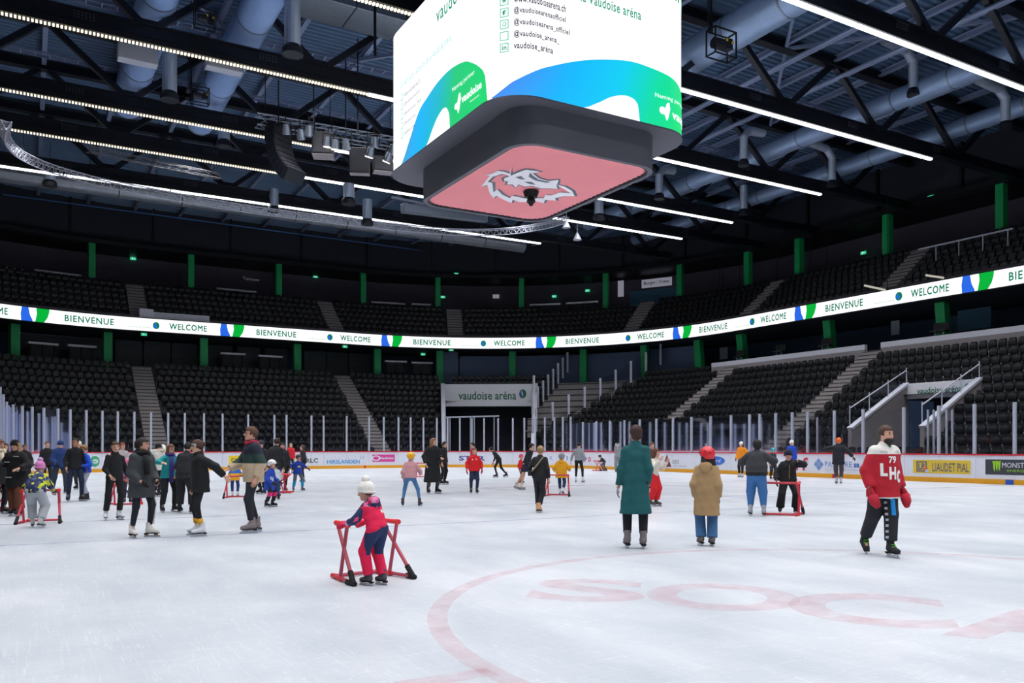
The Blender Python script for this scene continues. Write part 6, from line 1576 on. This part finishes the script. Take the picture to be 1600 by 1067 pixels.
bj = person(465, 767, 1.22, 22, 'child in blue jersey with yellow emblem, dark helmet and turquoise shin pads', kid=.8, top='1c40a4', thick=.035, hem=.80, pants='5c6070', pmats=['1c9ac8'], pzone=lambda c: np.where(c[:, 2] < .50, 1, 0), loose=.02, hat=('helmet', '34343c'), boots='5a5e70', feet=((-.22, .05, -15, 0, 0), (.20, -.02, 15, 0, 0)), hands=((-.32, .1, -.26), (.40, .14, -.28)), lean=10, jname='jersey', glove='1c1c22')
stick(bj, ell_pts(0, .02, .07, .05, 12), 'emblem', mat('emblem_yellow', 'd8c458', .7), faces=[tuple(range(12))])
person(474, 753, 1.55, -70, 'person in dark jacket with white sleeve behind the child in the blue jersey', top='24242c', thick=.03, pants='22242c', hair=('long', '5a3c34'), boots='c8c8cc', hands=((-.1, .2, -.4), (.1, .25, -.3)))
# far group
person(641, 791, 1.36, 172, 'child in dusty pink hoodie, blue jeans and yellow helmet, legs apart', kid=.5, top='c08c90', thick=.03, hem=.90, pants='4a78a8', loose=0, hat=('helmet', 'f0b020'), boots='484048', feet=((-.24, .02, -12, 0, 0), (.30, -.02, 15, 0, 0)), hands=((-.1, .05, -.50), (.14, .30, -.30)), glove='e82c84', lean=12, hair=('short', 'c8a070'), jname='hoodie', hip=.97)
lc = person(676, 771, 1.74, 30, 'woman in very long black padded coat with long brown hair', top='121419', thick=.05, hem=.36, fl=.06, pants='4a4a52', hair=('long', '8a6448'), boots='18181c', hands=((-.02, .24, -.28), (.14, .05, -.46)), feet=((-.15, .02, -15, 0, 0), (.15, -.02, 15, 0, 0)), turn=25, jname='long_coat', build=1.08)
person(692, 757, 1.68, 60, 'person in dark clothes close behind the woman in the very long coat', top='1c1c22', thick=.03, hem=.84, pants='17181e', hair=('short', '1e1a1a'), boots='1e1e22', lean=6)
rb = person(741, 771, 1.44, 5, 'boy in bright red track jacket and dark red gloves facing the viewer', kid=.4, top='e01c24', thick=.035, hem=.86, pants='1c2c50', loose=.01, hair=('short', '7a5844'), boots='2a2628', glove='b02038', gs=1.5, hands=((-.16, .02, -.46), (.16, .02, -.46)), feet=((-.1, .02, -8, 0, 0), (.12, 0, 8, 0, 0)), jname='track_jacket')
for q in ((-.08, .12), (.07, .14)): stick(rb, ell_pts(q[0], q[1], .025, .022, 10), 'small_badge', M_jt, faces=[tuple(range(10))])
person(740, 750, 1.66, -60, 'dark haired person in red top behind the boy in the red jacket', top='c02830', thick=.02, pants='22242c', hair=('bun', '1c1614'), boots='24242a')
person(780, 746, 1.66, -100, 'skater all in black leaning forward to the left near the far boards', top='131418', thick=.008, hem=.93, pants='121318', loose=0, hair=('short', '1e1816'), boots='3c3438', skin=SKIN2, lean=38, hip=.94, feet=((-.08, .12, 0, 0, 0), (.12, -.34, 10, -12, .03)), hands=((-.06, .02, -.50), (.1, -.05, -.5)), nod=-20)
person(818, 765, 1.62, 60, 'woman in black jacket and dark purple skirt gliding to the right', top='1c1c26', thick=.015, hem=.92, bare=1, skirt=('2c2440', 1.0, .66, .20), skin=SKIN, hair=('bun', '241a18'), boots='d8d0c8', feet=((-.1, -.36, 0, -12, .02), (.1, -.05, 0, 0, 0)), lean=20, hands=((-.1, -.1, -.5), (.1, .12, -.48)), sy=.12)
person(813, 755, 1.18, 70, 'small child in red waistcoat and pink hat behind the gliding woman', kid=1, top='e02028', thick=.03, pants='2a2c38', hat=('beanie', 'f06080'), boots='2c2c32')
bb_ = person(843, 801, 1.48, 165, 'woman in black jacket and trousers with a cross-body bag seen from behind', top='16161a', thick=.018, hem=.90, pants='181a20', loose=.01, flare=2, hair=('bun', '9a7a58'), boots='d0a078', feet=((-.06, .05, 0, 0, 0), (.02, -.1, 5, -8, .01)), hands=((-.1, .22, -.36), (.10, .0, -.52)), lean=6, turn=20)
m = MB(); U_ = bb_['U']; s_ = bb_['s']
m.tube([U_(.12, -.14, 1.45)*s_, U_(.0, -.165, 1.28)*s_, U_(-.16, -.15, 1.08)*s_], .018, 6); m.build('bag_strap', cm('8c7c68'), bb_['root']); m = MB(); m.box(U_(-.22, -.08, 1.03)*s_, (.10, .16, .12)); bevel(m.build('bag', cm('222028'), bb_['root']), .02)
person(877, 773, 1.27, 172, 'child in mustard yellow puffer jacket and grey helmet pushing a red skating aid', kid=.8, top='e0a010', thick=.05, hem=.72, puff=.008, hoodback='e0a010', pants='1c3c64', loose=.01, hat=('helmet', '8c9098'), boots='e0e0e4', hands=((-.22, .26, -.32), (.18, .26, -.30)), lean=8, feet=((-.06, .05, 0, 0, 0), (.1, -.22, 10, -25, .05)))
aid(872, 775, 172, 'red skating aid pushed by the child in the mustard yellow jacket', 1.0)
person(904, 754, 1.66, 165, 'woman in pale grey jumper and black leggings seen from behind', top='9a9ea2', thick=.022, hem=.96, pants='15161c', loose=0, hair=('short', '2a1e1c'), boots='e6e6ea', feet=((-.12, .0, -10, 0, 0), (.2, -.05, 10, 0, 0)), hands=((-.22, .05, -.48), (.06, .15, -.44)), lean=4, jname='jumper')
person(944, 736, 1.12, -110, 'small child in black bending over a red skating aid at the far boards', kid=1, top='1c1c24', thick=.035, pants='44464e', hat=('helmet', '16161c'), boots='3a3a42', hands=HOLD, lean=40, hip=.95, feet=((-.1, .05, 0, 0, 0), (.1, -.2, 0, 0, 0)))
aid(936, 735.5, -110, 'red skating aid of the small child in black at the far boards', 1.0)
person(965, 738, 1.70, 0, 'person in light grey tracksuit raising both hands to the face', top='8c9098', thick=.03, pants='8a8e96', loose=.03, hair=('long', '6a4c3c'), boots='3a3438', hands=((.12, .22, .10), (-.12, .22, .10)))
person(1021, 791, 1.42, 60, 'girl in cream fluffy jacket and red trousers raising an arm beside the teal coat', kid=.3, top='d8d0c4', thick=.035, hem=.92, pants='d81c28', loose=.04, hair=('bob', '5a3424'), boots='5c5450', feet=((-.08, .05, 0, 0, 0), (.1, -.05, 0, 0, 0)), hands=((-.06, .32, -.02), (.12, .34, .04)), lean=6, turn=20, pole=((-.3, -.3, -1), (.3, -.3, -1)))
person(1018, 765, 1.62, 20, 'brown haired person behind the girl in the cream jacket', top='6a5048', thick=.03, pants='1c1c22', hair=('short', '6a5038'), boots='24242a')
person(1159, 746, 1.72, -25, 'woman in bright orange jacket, black trousers and white cap far right of centre', top='f09018', thick=.03, hem=.86, pants='17171c', loose=.01, hat=('beanie', 'e8e4e0'), hair=('long', '3a2a28'), boots='dcdce2', hands=((-.24, .1, -.42), (.1, .1, -.48)), glove='1c1c20', feet=((-.04, .02, 0, 0, 0), (.14, -.05, 0, 0, 0)))
person(1182, 806, 1.60, 170, 'curly haired person in charcoal bomber jacket and blue jeans seen from behind', top='34363a', jmats=['1a1b1f'], zone=lambda c: np.where(c[:, 2] < 1.02, 1, 0), thick=.055, hem=.93, pants='3a6ca4', loose=.045, flare=.4, pend=.06, hair=('curly', '1a1414'), boots='a4a8ae', sole='18181a', feet=((-.14, .02, -20, 0, 0), (.17, -.04, -10, 0, 0)), hands=((-.04, .30, -.12), (.08, .34, -.06)), build=1.18, broad=1.05, lean=3, pole=((-1, -.2, -.6), (1, -.2, -.6)), turn=25, jname='bomber_jacket')
bk = person(1231, 802, 1.42, 12, 'child in black padded jacket and navy beanie saluting behind a red skating aid', kid=.6, top='14151b', thick=.045, hem=.88, puff=.004, pants='111217', loose=.035, flare=2, pend=.02, hat=('beanie', '1e2234'), boots='2a2a30', glove='15151a', feet=((-.20, .02, -15, 0, 0), (.20, -.02, 15, 0, 0)), hands=((-.06, .20, .10), (.20, .12, -.46)), zip='a08840', lean=3, hip=.97, pole=((-1, .1, -.1), (.5, -1, -.2)), nod=5)
aid(1222, 805, -5, 'red skating aid standing in front of the child in the navy beanie', 1.12, loc=G(1222, 804))
person(1207, 749, 1.42, 30, 'small person in dark clothes and turquoise helmet behind the bomber jacket', kid=.5, top='2c3444', thick=.03, pants='2c2c34', hat=('helmet', '18a8c0'), boots='26262c', loose=.03)
person(1236, 748, 1.78, 30, 'person in royal blue jacket and white knit hat behind the saluting child', top='1c48c0', thick=.04, hem=.86, pants='1c1e26', hat=('beanie', 'e8e6e2'), boots='26262c')
person(1310, 756, 1.82, 168, 'person in orange knit hat and dark coat with both arms spread', top='1b1f28', thick=.045, hem=.74, fl=.02, pants='4c4448', loose=.02, hat=('beanie', 'ff6a1c'), boots='c8c8cc', sole='1c1c20', hands=((-.50, .05, -.14), (.36, .1, -.38)), glove='16161c', feet=((-.08, .05, -25, 0, 0), (.1, -.04, -5, 0, 0)), lean=3, pole=((-1, -1, 0), (1, -1, 0)))
aid(662, 745, 0, 'red skating aid standing alone behind the pink hoodie child', 1.1)
